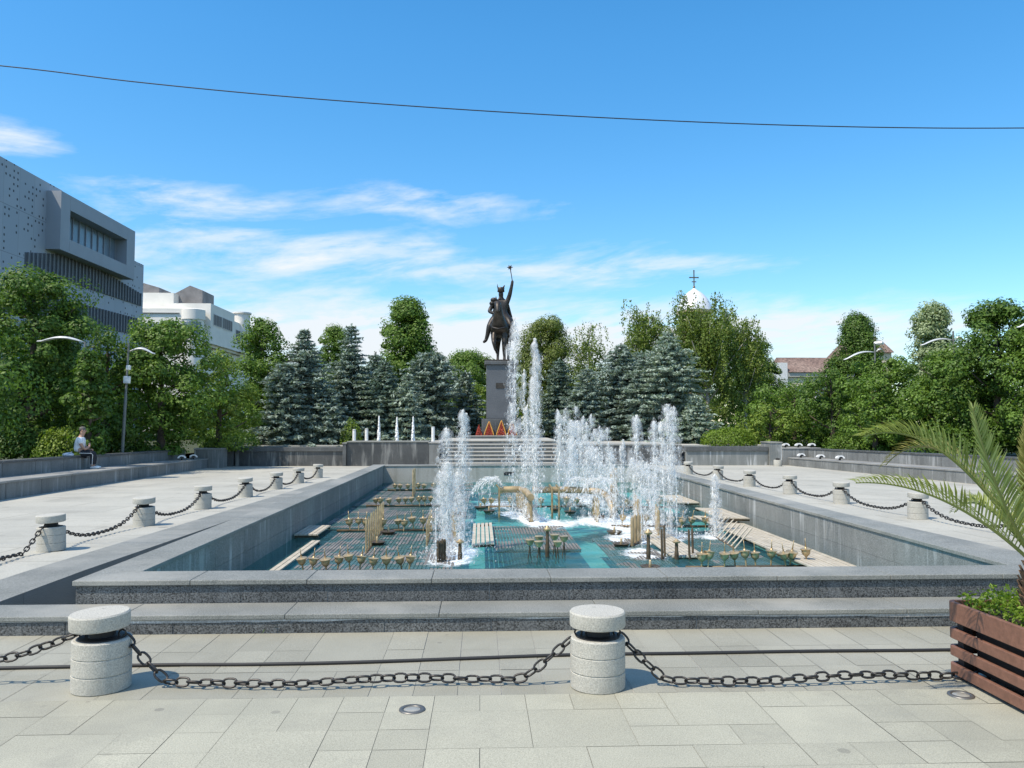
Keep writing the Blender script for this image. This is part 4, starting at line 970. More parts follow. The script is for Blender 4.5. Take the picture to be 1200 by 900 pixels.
for s in (-1, 1): part('ear', MB().lathe([(.03,0),(.035,.04),(.005,.14)], (s*.07,-.93,2.17), 6), M['bronze'], hs_, smooth=True)
part('saddle_cloth', MB().hexa([(-.37,-.25,1.0),(.37,-.25,1.0),(.37,.45,1.0),(-.37,.45,1.0)], [(-.30,-.2,1.56),(.30,-.2,1.56),(.30,.4,1.56),(-.30,.4,1.56)]), M['bronzed'], hs_, bevel=.06)
part('breast_strap', MB().tube([(-.33,-.35,1.35),(-.2,-.75,1.2),(0,-.88,1.14),(.2,-.75,1.2),(.33,-.35,1.35)], .035, 8), M['bronzed'], hs_, smooth=True)
r_ = SK(); r_.ch(None, [(0,.12,1.66,.20)]); t1 = r_.ch(0, [(0,.10,1.90,.19),(0,.07,2.14,.22),(0,.06,2.29,.16)]); r_.ch(t1, [(0,.04,2.41,.075),(0,.01,2.53,.105),(0,.01,2.63,.085)])
r_.ch(t1-1, [(.24,.05,2.27,.095),(.33,-.02,2.50,.082),(.385,-.06,2.72,.066),(.43,-.08,2.93,.055),(.435,-.08,3.03,.05)])
r_.ch(t1-1, [(-.25,.07,2.25,.10),(-.37,.08,2.05,.085),(-.44,.02,1.90,.075),(-.30,-.14,1.82,.06),(-.2,-.2,1.80,.055)])
r_.ch(0, [(.28,-.06,1.58,.15),(.40,-.26,1.30,.11),(.44,-.18,1.05,.085),(.46,-.12,.86,.065),(.47,-.28,.80,.05)])
r_.ch(0, [(-.28,-.06,1.58,.15),(-.40,-.26,1.30,.11),(-.46,-.22,1.02,.085),(-.53,-.20,.80,.065),(-.60,-.34,.72,.05)])
rd = r_.make('rider', M['bronzed'], st)
part('hat', MB().lathe([(.10,2.60),(.135,2.62),(.125,2.70),(.135,2.77),(.05,2.79)], (0,.01,0), 14), M['bronze'], rd, smooth=True)
part('feather', MB().tube([(.06,-.05,2.72),(.11,-.04,2.80),(.15,-.02,2.86)], [.03,.035,.008], 6).tube([(-.08,-.05,2.72),(-.12,-.05,2.80),(-.13,-.05,2.90)], [.02,.02,.006], 6), M['bronze'], rd, smooth=True)
mc = MB(); mc.tube([(.445,-.09,2.90),(.40,-.10,3.2),(.355,-.11,3.45)], [.018,.014,.02], 8); part('mace', mc, M['bronze'], rd, smooth=True)
mh = MB(); mh.ball((.345,-.11,3.50), .055, 10, 7)
for k in range(6):
    a = k*PI/3; c = Vector((.345,-.11,3.50)); d_ = Vector((math.cos(a), math.sin(a)*.6, math.sin(a)*.9)); mh.tube([c+d_*.04, c+d_*.12], [.028,.004], 6)
part('mace_head', mh, M['bronze'], rd, smooth=True)
cp = MB(); V = []
for i in range(9):
    f = i/8
    for j in range(11):
        g = -1+2*j/10; V.append((g*(.24+.22*f)*1.05+.03*math.sin(j*2.1)*f, .22+.30*f-.10*g*g+.05*math.sin(j*1.9+f*3)*f, 2.30-1.05*f))
n_ = len(V); V += [(x*.96, y+.035, z) for x, y, z in V]
Fc = []
for o_ in (0, n_):
    for i in range(8):
        for j in range(10): Fc.append((o_+i*11+j, o_+i*11+j+1, o_+(i+1)*11+j+1, o_+(i+1)*11+j))
for i in range(8):
    for j in (0, 10): Fc.append((i*11+j, (i+1)*11+j, n_+(i+1)*11+j, n_+i*11+j))
for j in range(10):
    for i in (0, 8): Fc.append((i*11+j, i*11+j+1, n_+i*11+j+1, n_+i*11+j))
part('cape', cp.add(V, Fc), M['bronzed'], rd, smooth=True)
sc_ = MB(); sc_.tube([(.30,.12,1.75),(.43,.15,1.45),(.50,.25,1.05),(.58,.35,.85)], [.02,.03,.028,.012], 8); part('scabbard', sc_, M['bronze'], rd, smooth=True)
part('epaulette', MB().ball((-.27,.06,2.33), (.13,.12,.09)).ball((-.33,.06,2.20), (.11,.11,.09)), M['bronzed'], rd, smooth=True)
part('statue_base', MB().box(-.50,.50,-.78,.80,.0,.055), M['bronze'], st, bevel=.01)
# wreaths before the pedestal
for i, (px, lab) in enumerate([(561.5,'small dark red wreath half hidden at the left corner of the pedestal'),(573,'red arched wreath with yellow edge, left of three before the pedestal'),(587.5,'red arched wreath with yellow edge, middle of three before the pedestal'),(600.5,'red arched wreath with yellow edge, right of three before the pedestal')]):
    b = at_y(px, 511.5, 43.0); t_ = thing('wreath', lab, 'wreath', b, random.uniform(-.15,.15), 'red wreaths before the pedestal')
    t_.rotation_euler = (-.2, 0, random.uniform(-.2,.2)); hw, ht = (.26, .78+.05*(i == 2)) if i else (.2, .62)
    body = [(-hw,0,0)]+[(-hw*math.cos(a)*(.25+.75*(1-math.sin(a))), 0, ht*math.sin(a)**.9) for a in np.linspace(.12, PI/2, 9)]
    body += [(-x, y, z) for x, y, z in body[::-1][1:]]
    part('flower_body', MB().prism(body, (0,.08,0)), M['red'], t_)
    n = 260; rng = np.random.default_rng(i); q = rng.uniform(0,1,n); cx = rng.uniform(-1,1,n)*hw*(1-q)*.9
    leafobj('flowers', np.stack([cx, rng.uniform(-.05,-.01,n), q*ht], 1), rng.normal(size=(n,3))*[.5,.3,.5]+[0,-1,.3], rng.uniform(.04,.08,n), M['red'], t_, .8, None, i)
    if i: part('edge', MB().tube([(x*1.04, -.02, z*1.02) for x, y, z in body], .034, 6), M['yellow'], t_, smooth=True)

# ------------------------------------------------------------------ museum on the left
def facade_mat():
    m, t, b = newmat('perforated facade panels'); co = t.n('ShaderNodeNewGeometry').outputs['Position']
    s = t.n('ShaderNodeSeparateXYZ'); t.l(co, s.inputs[0])
    u = t.math('DIVIDE', t.math('ADD', s.outputs[1], t.math('MULTIPLY', s.outputs[0], 1.0)), .52); v = t.math('DIVIDE', s.outputs[2], .52)
    fu, fv = t.math('FRACT', u), t.math('FRACT', v)
    cb = t.n('ShaderNodeCombineXYZ'); t.l(t.math('FLOOR', u), cb.inputs[0]); t.l(t.math('FLOOR', v), cb.inputs[1])
    wn = t.n('ShaderNodeTexWhiteNoise', noise_dimensions='2D'); t.l(cb.outputs[0], wn.inputs['Vector'])
    nz = noise(t, coords(t, 'pos'), .16, 2)
    thr = t.math('ADD', t.math('MULTIPLY', t.ramp(nz, [(.35, 0.0), (.65, 1.0)]), .45), .05)
    hole = t.math('LESS_THAN', wn.outputs['Value'], thr)
    for q in (fu, fv): hole = t.math('MULTIPLY', hole, t.math('LESS_THAN', t.math('ABSOLUTE', t.math('SUBTRACT', q, .5)), .17))
    ju = t.math('LESS_THAN', t.math('FRACT', t.math('DIVIDE', u, 4)), .012); jv = t.math('LESS_THAN', t.math('FRACT', t.math('DIVIDE', v, 7)), .012)
    cell = t.n('ShaderNodeCombineXYZ'); t.l(t.math('FLOOR', t.math('DIVIDE', u, 4)), cell.inputs[0]); t.l(t.math('FLOOR', t.math('DIVIDE', v, 7)), cell.inputs[1])
    w2 = t.n('ShaderNodeTexWhiteNoise', noise_dimensions='2D'); t.l(cell.outputs[0], w2.inputs['Vector'])
    col = t.mix(w2.outputs['Value'], (.33,.375,.43), (.37,.41,.46))
    col = t.mix(t.math('MAXIMUM', ju, jv), col, (.20,.21,.23)); col = t.mix(hole, col, (.03,.033,.04))
    t.l(col, b.inputs['Base Color']); b.inputs['Roughness'].default_value = .6; return m
fm = facade_mat(); fgrey = plain('facade frame panels', (.31,.34,.38), .6, 0, .06, .4); dark = plain('dark louvres', (.095,.107,.125), .5, 0, .2, .5)
glass = plain('blue grey window glass', (.16,.21,.26), .2, 0, .3, .3); wfr = plain('window frames', (.55,.56,.56), .5)  # window glass keeps one blue grey base colour on all the buildings
mu = thing('museum_building', 'large grey modern building with perforated facade panels behind the left trees', 'building', (-45, 73, -.4))
part('wall', MB().box(-62,-36,58,69.3,-.6,21.6), fm, mu, world=True)
part('wall', MB().box(-61.9,-36.02,69.32,86.2,-.6,18.5), fm, mu, world=True)
part('bay', MB().box(-60,-34.8,66.9,68.4,16.0,20.9).box(-60,-34.8,79.3,81.1,16.0,20.9).box(-60,-34.8,68.42,79.28,16.0,17.15).box(-60,-34.8,68.42,79.28,19.65,20.9), fgrey, mu, world=True)
wd_ = part('window', MB().box(-35.99,-35.9,68.42,79.28,17.16,19.64), glass, mu, world=True)
mb = MB()
for k in range(10): y = 68.6+k*1.17; mb.box(-35.89,-35.8,y-.02,y+.02,17.17,19.63)
part('frame', mb, fgrey, wd_, world=True)
def louvre(poly, X0, dx, lab='louvre_band'):
    part(lab, MB().prism([(X0, y, z) for y, z in poly], (dx,0,0)), dark, mu, world=True)
    ys = [p[0] for p in poly]; y = min(ys)+.3; mb = MB()
    while y < max(ys):
        zs = []
        for a, b in zip(poly, poly[1:]+poly[:1]):
            if (a[0]-y)*(b[0]-y) < 0: f = (y-a[0])/(b[0]-a[0]); zs.append(a[1]+(b[1]-a[1])*f)
        if len(zs) >= 2: mb.box(X0+dx+.002, X0+dx+.12, y-.05, y+.05, min(zs), max(zs))
        y += .62
    part('louvre_fins', mb, plain('louvre fin', (.16,.175,.195), .5), mu, world=True)
louvre([(64.0,13.9),(85.6,14.0),(85.6,15.3),(79,15.9),(75.5,16.05),(68.8,15.98),(64.0,15.1)], -36.0, .05)
louvre([(58.2,9.9),(85.7,10.9),(85.7,12.6),(75,12.4),(58.2,11.9)], -36.0, .05)

# ------------------------------------------------------------------ white apartment block
apglass = plain('dark flat glass', (.03,.037,.045), .5, 0, .4, .4); wcol = plain('cream white render', (.80,.765,.69), .8, 0, .07, .5); wtrim = plain('grey render band', (.22,.22,.22), .8); wroof = plain('weathered grey roof', (.20,.19,.185), .7, 0, .3, .8)  # the white render has the same cream white base on every side
ap = thing('apartment_building', 'white stepped apartment block with rounded corner bay behind the left trees', 'apartment block', (-43, 122, -.4))
part('wall', MB().box(-52,-39.6,112.6,140,-.6,17.6).box(-51.9,-38.5,115,126,13.0,18.7).box(-51.8,-38.6,126.02,136,13.0,17.6).box(-51.95,-43.8,115.1,128,18.6,20.2), wcol, ap, world=True)
bay = part('corner_bay', MB().lathe([(1.45,-.6),(1.45,13.1),(1.6,13.15),(1.6,13.75),(1.45,13.8),(1.45,16.05),(1.6,16.1),(1.6,17.5),(1.4,17.6)], (-40.4,113.5,0), 24), wcol, ap, smooth='auto', world=True)
mb = MB()
for k in range(9):
    a = -PI*.95+k*.30
    c = Vector((-40.4+1.465*math.cos(a), 113.5+1.465*math.sin(a), 14.05)); s = Vector((-math.sin(a), math.cos(a), 0))*.17; o_ = Vector((math.cos(a), math.sin(a), 0))*.03
    part('window', MB().hexa([c-s, c-s+o_, c+s+o_, c+s], [v+Vector((0,0,1.7)) for v in (c-s, c-s+o_, c+s+o_, c+s)]), glass, bay, world=True)
part('band', MB().box(-39.58,-39.45,113.0,140,12.6,13.3), wtrim, ap, world=True)
for y0, y1, x, z0, z1 in [(116.2,119.8,-38.48,15.7,17.4),(120.2,124.8,-38.48,15.7,17.4),(127,130.5,-38.58,14.6,16.4),(131,135,-38.58,14.6,16.4),(115.3,116.9,-39.58,13.9,15.6),(117.4,122,-39.58,13.6,15.4),(122.6,127,-39.58,13.6,15.4),(128,132,-39.58,13.6,15.4),(133,137,-39.58,13.6,15.4)]:
    f = part('window', MB().box(x, x+.05, y0, y1, z0, z1), wfr, ap, world=True); mb = MB(); n = max(2, int((y1-y0)/.9))
    for k in range(n): w_ = (y1-y0)/n; mb.box(x+.052, x+.07, y0+k*w_+.07, y0+(k+1)*w_-.07, z0+.1, z1-.1)
    part('pane', mb, apglass, f, world=True)
for k in range(5):
    f = part('window', MB().box(-39.58,-39.53,116+k*4.2,117.6+k*4.2,9.6,12.0), wfr, ap, world=True); part('pane', MB().box(-39.528,-39.51,116.1+k*4.2,117.5+k*4.2,9.7,11.9), glass, f, world=True)
for x0, x1 in [(-50,-48.6),(-47.3,-45.6),(-45,-43.4),(-51.8,-50.6)]:
    f = part('window', MB().box(x0,x1,112.55,112.6,13.7,15.6), wfr, ap, world=True); part('pane', MB().box(x0+.12,x1-.12,112.5,112.548,13.8,15.5), glass, f, world=True)
part('ledge', MB().box(-52.1,-42,112.4,112.59,16.9,17.0), wtrim, ap, world=True)
part('roof_cabin', MB().prism([(-44.4,117,18.72),(-40.4,117,18.72),(-40.4,117,20.9),(-42.2,117,21.6),(-44.4,117,20.4)], (0,5,0)), wroof, ap, world=True)
part('roof_gable', MB().prism([(-52.3,116,20.22),(-46.2,116,20.22),(-46.2,116,21.1),(-49.3,116,22.0),(-52.3,116,20.9)], (0,6,0)), wroof, ap, world=True)
part('stair_tower', MB().lathe([(1.3,13),(1.3,19.2),(1.5,19.25),(1.5,19.5),(.2,19.7)], (-38.7,130.5,0), 18), wcol, ap, smooth='auto', world=True)
for z, dz_ in ((13.45, .8), (15.75, .22)): part('balcony_band', MB().box(-39.585,-39.05,116,139,z-dz_,z), wcol, ap, world=True)
for k in range(6): part('balcony_divider', MB().box(-39.584,-39.1,118+k*3.9,118.15+k*3.9,13.46,15.5), wcol, ap, world=True)
part('drain_pipe', MB().tube([(-48.4,112.5,8),(-48.4,112.5,20)], .09, 8), wtrim, ap, world=True)
# ------------------------------------------------------------------ church dome and old houses on the right
ct = thing('church_tower', 'white church dome with a cross rising behind the tall birch', 'church', (25.8, 95, -.4))
part('drum', MB().lathe([(1.75,-.2),(1.75,12.6),(2.0,12.8),(2.0,13.1),(1.7,13.15),(1.7,15.0),(2.15,15.2),(2.15,15.5)], seg=16), plain('ochre church wall', (.42,.33,.22), .8), ct, smooth='auto')
part('dome', MB().lathe([(2.2,15.5),(2.1,15.85),(1.9,16.4),(1.6,16.95),(1.2,17.45),(.75,17.85),(.35,18.1),(.12,18.3),(.1,18.4)], seg=16), plain('white metal roof', (.74,.75,.76), .35, .1), ct, smooth='auto')
part('cross', MB().ball((0,0,18.45), .16).box(-.06,.06,-.05,.05,18.5,20.45).box(-.5,.5,-.051,.051,19.55,19.68).box(-.28,.28,-.052,.052,19.05,19.15).ball((-.5,0,19.615), .1, 6, 4).ball((.5,0,19.615), .1, 6, 4).ball((0,0,20.45), .1, 6, 4), plain('dark gilded cross', (.16,.13,.08), .4, .6), ct)
rt = stone('old red roof tiles', (.15,.095,.075), (.24,.17,.135), 4, .5, .4, .8, .1); cream = plain('cream house wall', (.62,.55,.40), .8, 0, .1, .4)
hs1 = thing('old_house', 'cream house with red tiled roof showing between the birch and the right trees', 'house', (37, 88, -.4))
part('wall', MB().box(32.0,44,85.3,92,-.3,6.6), cream, hs1, world=True)
part('cornice', MB().box(31.8,44.2,85.05,92.2,6.62,7.1), plain('stone cornice', (.45,.42,.36), .8), hs1, world=True)
part('roof', MB().prism([(33.3,84.9,7.12),(33.3,88.5,9.0),(33.3,92.3,7.12)], (11,0,0)), rt, hs1, world=True)
part('gable_block', MB().box(31.3,33.2,85,92,5.4,8.15), plain('white gable', (.7,.7,.68), .8), hs1, world=True)
for k in range(4):
    f = part('window', MB().box(34+k*2.3,35.5+k*2.3,85.2,85.3,4.1,5.7), wfr, hs1, world=True); part('pane', MB().box(34.1+k*2.3,35.4+k*2.3,85.15,85.198,4.2,5.6), glass, f, world=True)
hs2 = thing('old_house', 'taller house of which only a small red tiled roof shows above the right trees', 'house', (44, 92, -.4))
part('wall', MB().box(42.1,45.5,86.5,95,-.3,9.4), cream, hs2, world=True)
part('roof', MB().hexa([(41.9,86.2,9.42),(45.7,86.2,9.42),(45.7,95.3,9.42),(41.9,95.3,9.42)], [(42.6,88,10.9),(45.2,88,10.9),(45.2,93,10.9),(42.6,93,10.9)]), rt, hs2, world=True)
part('chimney', MB().box(43.3,45.1,89,90.2,10.85,11.5), rt, hs2, world=True)
part('window', MB().box(43,44.2,86.45,86.5,6.6,8.4), glass, hs2, world=True)
# ------------------------------------------------------------------ street lamps
def lamp(px, pyt, Y, heads, lab, boxes=(), lean=0, cam_=False, rz=0):
    top = at_y(px, pyt, Y); t_ = thing('street_lamp', lab, 'street lamp', (top.x, Y, .2), 0, 'modern street lamps with curved heads'); h = top.z-.2
    part('pole', MB().lathe([(.06,-.2),(.055,h*.55),(.042,h*.57),(.035,h)], seg=12), M['pole'], t_, smooth='auto')
    for (ax, az, bx, bz, w_) in heads:                        # arm root, tip (metres from pole, rel. to pole top)
        mb = MB(); V = []; n = 11
        for i in range(n):
            f = i/(n-1); x = ax+(bx-ax)*f; z = h+az+(bz-az)*f+.13*math.sin(PI*min(1, f*1.1)); ww = w_*math.sin(PI*(.04+.9*f))**.7; th = .03+.03*math.sin(PI*f)
            V += [(x,-ww,z-.01),(x,0,z+th),(x,ww,z-.01),(x,0,z-th*.6)]
        mb.add(V, [(i*4+k, i*4+(k+1)%4, (i+1)*4+(k+1)%4, (i+1)*4+k) for i in range(n-1) for k in range(4)]+[(0,1,2,3), tuple(4*(n-1)+k for k in (3,2,1,0))])
        part('lamp_head', mb, M['lampgrey'], t_, smooth=True)
        part('bracket', MB().tube([(0,0,h+az-.05),(ax,0,h+az)], .025, 6), M['pole'], t_)
    for bx, bz, s in boxes: part('equipment_box', MB().box(bx-s/2, bx+s/2, -.2, -.06, bz-s*.6, bz+s*.6), M['white'], t_, bevel=.02)
    if cam_:
        o_ = MB().box(-.09,.09,-.26,.16,-.06,.06); o_ = part('camera_box', o_, M['white'], t_, bevel=.015); o_.location = (.13,-.05,h-.02); o_.rotation_euler = (.0,.5,.6)
    t_.rotation_euler = (0, lean, rz)
lamp(146, 402, 30, [(.06,-.30,.98,-.36,.14)], 'grey street lamp with one curved head behind the left bench', [(.07,3.0,.22),(.10,3.45,.14)], .035)
lamp(100, 401, 26.7, [(-.06,.0,-1.55,.02,.15)], 'street lamp among the left trees whose pale curved head points left', ())
lamp(1025, 402, 38.0, [(-.06,-.45,-1.55,-.82,.17),(.06,-.42,.48,-.45,.14)], 'street lamp with camera and two curved heads before the right trees', [(-.03,3.1,.28)], 0, True)
lamp(1117, 388, 35.4, [(-.06,-.42,-1.55,-.66,.13),(.06,-.4,.5,-.42,.12)], 'street lamp right of the pale variegated tree, partly hidden in leaves')
lamp(1222, 380, 29, [(-.06,-.05,-1.0,-.12,.13)], 'street lamp at the right edge of which only the head shows')

# ------------------------------------------------------------------ person on the left bench
fx = lambda Y: -10.35+(Y-12)/(36.6-12)*(-1.65)                # front foot line of the left bench
PY = 25.0; zs = zp(PY)+.82; zf = zp(PY)+.42; px0 = fx(PY)-.95     # edge of the upper wall
P_ = thing('person', 'seated person in white shirt and dark trousers resting on the left bench wall', 'person', (px0-.10, PY, zs), .28)
dz = zf-zs
bd = SK(); bd.ch(None, [(0,0,.10,.14)]); t1 = bd.ch(0, [(.02,0,.28,.135),(.03,0,.45,.15),(.05,0,.54,.12)]); bd.ch(t1, [(.07,0,.62,.055),(.10,0,.71,.088),(.11,0,.79,.085),(.10,0,.85,.06)])
for s in (-1, 1):
    bd.ch(t1-1, [(.05,s*.19,.50,.06),(.10,s*.24,.34,.05),(.20,s*.19,.20,.042)]+([(.30,s*.08,.28,.036),(.31,s*.05,.33,.03),(.29,s*.03,.40,.025)] if s < 0 else [(.32,s*.06,.17,.036),(.36,s*.02,.18,.034),(.40,-s*.01,.17,.024)]))
    bd.ch(0, [(.14,s*.10,.09,.095),(.40,s*.11,.07,.075),(.41,s*.11,-.12,.062),(.40,s*.11,dz+.08,.045),(.50,s*.12,dz+.04,.04)])
body = bd.make('body', plain('skin', (.42,.25,.18), .6), P_, 2)
sh = SK(); sh.ch(None, [(0,0,.09,.165)]); t1 = sh.ch(0, [(.02,0,.28,.165),(.03,0,.45,.178),(.055,0,.55,.12)])
for s in (-1, 1): sh.ch(t1-1, [(.05,s*.19,.51,.085),(.095,s*.245,.36,.072)])
sh.make('shirt', plain('white shirt', (.75,.77,.80), .8), body, 2)
tr_ = SK(); tr_.ch(None, [(0,0,.07,.16)])
for s in (-1, 1): tr_.ch(0, [(.14,s*.10,.085,.115),(.40,s*.11,.075,.092),(.415,s*.11,-.12,.08),(.40,s*.11,dz+.12,.07)])
tr_.make('trousers', plain('dark trousers', (.015,.016,.022), .8), body, 2)
for s in (-1, 1):
    part('shoe', MB().ball((.47,s*.12,dz+.045), (.145,.055,.045), 12, 8), M['white'], body, smooth=True)
    part('stripe', MB().tube([(.05,s*.213,.09),(.38,s*.203,.08),(.42,s*.193,.04),(.405,s*.183,dz+.12)], .008, 5), M['white'], body)
part('hair', MB().ball((.085,0,.815), (.095,.093,.085), 12, 8), plain('grey hair', (.12,.11,.10), .8), body, smooth=True)
part('nose', MB().ball((.195,0,.755), (.022,.015,.022), 6, 5), plain('nose skin', (.42,.25,.18), .6), body, smooth=True)
for s in (-1, 1): part('eye', MB().ball((.178,s*.035,.785), .012, 6, 5), M['black'], body)
for s in (-1, 1): part('ear', MB().ball((.10,s*.088,.77), (.025,.012,.032), 6, 5), plain('ear skin', (.42,.25,.18), .6), body, smooth=True)
bg_ = thing('shoulder_bag', 'pale crumpled bag lying on the bench wall beside the seated person', 'bag', (px0-.2, PY-.42, zs))
part('bag_body', MB().ball((0,0,.05), (.15,.2,.07), 14, 8), plain('pale bag cloth', (.6,.62,.68), .9, 0, .3, 10, .8), bg_, smooth=True); part('strap', MB().tube([(-.05,.15,.09),(.08,.05,.13),(.12,-.1,.10),(.02,-.2,.05)], .012, 6), plain('strap cloth', (.4,.42,.48), .9), bg_)
# ------------------------------------------------------------------ trees
def limbs(h, r0, n, spread, z0, seed, up=.6, curve=.2):
    rng = random.Random(seed); mb = MB()
    bx, by = rng.uniform(-.2,.2), rng.uniform(-.2,.2)
    T = [Vector((bx*f*f, by*f*f, h*f)) for f in np.linspace(0, .92, 9)]
    mb.tube(T, [r0*(1-.85*f)+.01 for f in np.linspace(0, 1, 9)], 9); tips = []
    for i in range(n):
        f = z0+(1-z0)*.85*(i+rng.random())/n; k = min(7, int(f/.92*8)); p = T[k].lerp(T[k+1], (f/.92*8)-k) if k < 8 else T[8]
        a = i*2.399+rng.uniform(-.3,.3); L = spread*(1.1-.6*f)*rng.uniform(.55,.85)
        e = p+Vector((math.cos(a)*L, math.sin(a)*L, L*up*rng.uniform(.6,1.3))); m = p.lerp(e, .5)+Vector((0,0,-curve*L*.4))
        r = r0*(1-.85*f)*.5+.008; mb.tube([p, m, e], [r, r*.65, r*.25], 6); tips.append(e)
    return mb, tips
def crown_clumps(W, h, z0, seed, n, shape):
    """clump centres and radii filling an uneven crown"""
    rng = np.random.default_rng(seed); C = []
    lob = rng.uniform(0, 2*PI, 6); la = rng.uniform(.06,.16,6)
    while len(C) < n:
        f = rng.uniform(0, 1); a = rng.uniform(0, 2*PI)
        if shape == 'round': env = math.sqrt(max(0, 1-(2*f-.9)**2/1.25))*(1 if f > .2 else .75+f)
        elif shape == 'cone': env = (1-f)**.75*1.0+.06
        elif shape == 'column': env = .95*math.sin(PI*(.12+.85*f))**.6
        else: env = (1-f**2.2)**.5*(.8+.2*f)
        env *= 1+sum(la[k]*math.sin((k+1)*a+lob[k]+3*f*(k-2)) for k in range(6))
        q = rng.uniform(0, 1)**.4*rng.uniform(.82, 1.13); C.append((math.cos(a)*W*.5*env*q, math.sin(a)*W*.5*env*q, z0+(h-z0)*f, q))
    return np.array(C)
def broadleaf(name, lab, cat, px, top, wpx, Y, mat, seed, shape='round', zb=.1, group=None, dens=1.0, leaf=.135, bark='bark'):
    p = at_y(px, top, Y); gz = .2; h = p.z-gz-.25; W = wpx*Y/FPX; rng = np.random.default_rng(seed)
    t_ = thing(name, lab, cat, (p.x, Y, gz), 0, group)
    mb, _ = limbs(h, .05+.022*h, 12, W*.5, .18, seed); part('trunk', mb, M[bark], t_, smooth=True)
    ncl = int(50*dens*max(1, W*h/14)); ncl = min(int(ncl*1.15), 220); C = crown_clumps(W*.92, h, zb*h, seed+1, ncl, shape)
    cr = min(.85, .26*math.sqrt(W*h)/2.2)*rng.uniform(.42,1.3,ncl)
    npc = int(105*min(2.0, max(.6, W*h/16))*.9); npc = min(int(npc*1.45), 280); cen, nrm = [], []
    for (x, y, z, q), r in zip(C, cr):
        d = rng.normal(size=(npc,3)); d /= np.linalg.norm(d, axis=1, keepdims=True); rr = r*rng.uniform(.3,1.1,(npc,1))**.4
        o = d*rr*[1,1,.72]; o[:,2] -= .18*r*(o[:,0]**2+o[:,1]**2)/r**2
        cen.append(o+[x,y,z]); nrm.append(d*1.0+[x*.2,y*.2,.45]+rng.normal(0,.38,(npc,3)))
    cen = np.vstack(cen); nrm = np.vstack(nrm); k = cen[:,2] > .12; cen, nrm = cen[k], nrm[k]
    leafobj('crown', cen, nrm, rng.uniform(.7,1.25,len(cen))*leaf, M[mat], t_, .6, None, seed)
    return t_
def spruce(lab, px, top, wpx, Y, seed, mat='needle', group='blue spruces behind the plaza', zb=.02, gz=.2):
    p = at_y(px, top, Y); h = p.z-gz; R0 = wpx*Y/FPX*.5*1.34; rng = np.random.default_rng(seed)
    t_ = thing('blue_spruce', lab, 'spruce', (p.x, Y, gz), 0, group)
    pw, fq, ph = rng.uniform(.5,.95), rng.uniform(5,11), rng.uniform(0,6)
    if mat == 'needle' and seed % 3 == 1: mat = 'needle_dark'
    tr = MB(); tr.tube([(0,0,0),(0,0,h*.5),(0,0,h)], [.03+.02*h,.02+.01*h,.01], 8)
    cen, nrm, ax, sz = [], [], [], []; z = zb*h+.15
    while z < h-.12:
        f = z/h; R = R0*(1-f)**pw*(1+.17*math.sin(f*fq+ph))*rng.uniform(.85,1.1)+.06; nb = int(max(4, 5+R*3.0)); a0 = rng.uniform(0,6)
        for b in range(nb):
            a = a0+2*PI*b/nb+rng.normal(0,.16); L = R*rng.uniform(.58,1.2); dr = (.42-.55*f)*rng.uniform(.7,1.3)
            n = max(4, int(L/.105)); s = np.linspace(.12, 1, n); dirv_ = np.array([math.cos(a), math.sin(a)])
            zz = z-dr*L*(s-.55*s**2.6)*1.0; base = np.stack([dirv_[0]*L*s, dirv_[1]*L*s, zz], 1)
            if L > .7: tr.tube([(0,0,z), (dirv_[0]*L*.5, dirv_[1]*L*.5, float(zz[n//2])), (dirv_[0]*L*.92, dirv_[1]*L*.92, float(zz[-1]))], [.022,.014,.005], 4)
            for sgn in (-1, 0, 1):
                m = 2 if sgn else 1
                for kk in range(m):
                    dv = np.stack([dirv_[0]*np.ones(n)*.75-sgn*dirv_[1]*.8, dirv_[1]*np.ones(n)*.75+sgn*dirv_[0]*.8, rng.uniform(-.35,.30,n)], 1)+rng.normal(0,.16,(n,3))
                    dv /= np.linalg.norm(dv, axis=1, keepdims=True)
                    ln = (.15+.24*(1-s)*min(1,L))*rng.uniform(.75,1.25,n)+.07
                    cen.append(base+dv*ln[:,None]*.5+rng.normal(0,.02,(n,3))); ax.append(dv); sz.append(ln)
                    nrm.append(np.tile([0,0,1.0],(n,1))+rng.normal(0,.55,(n,3)))
        z += (.17+.16*(1-f))*rng.uniform(.8,1.2)*(.75+.04*h)
    cen.append(np.stack([rng.normal(0,.04,24), rng.normal(0,.04,24), rng.uniform(h-.5,h+.02,24)],1)); ax.append(np.tile([0,0,1.],(24,1))+rng.normal(0,.4,(24,3))); sz.append(np.full(24,.2)); nrm.append(rng.normal(size=(24,3)))
    part('trunk', tr, M['bark'], t_, smooth=True)
    leafobj('crown', np.vstack(cen), np.vstack(nrm), np.concatenate(sz), M[mat], t_, .36, np.vstack(ax), seed)
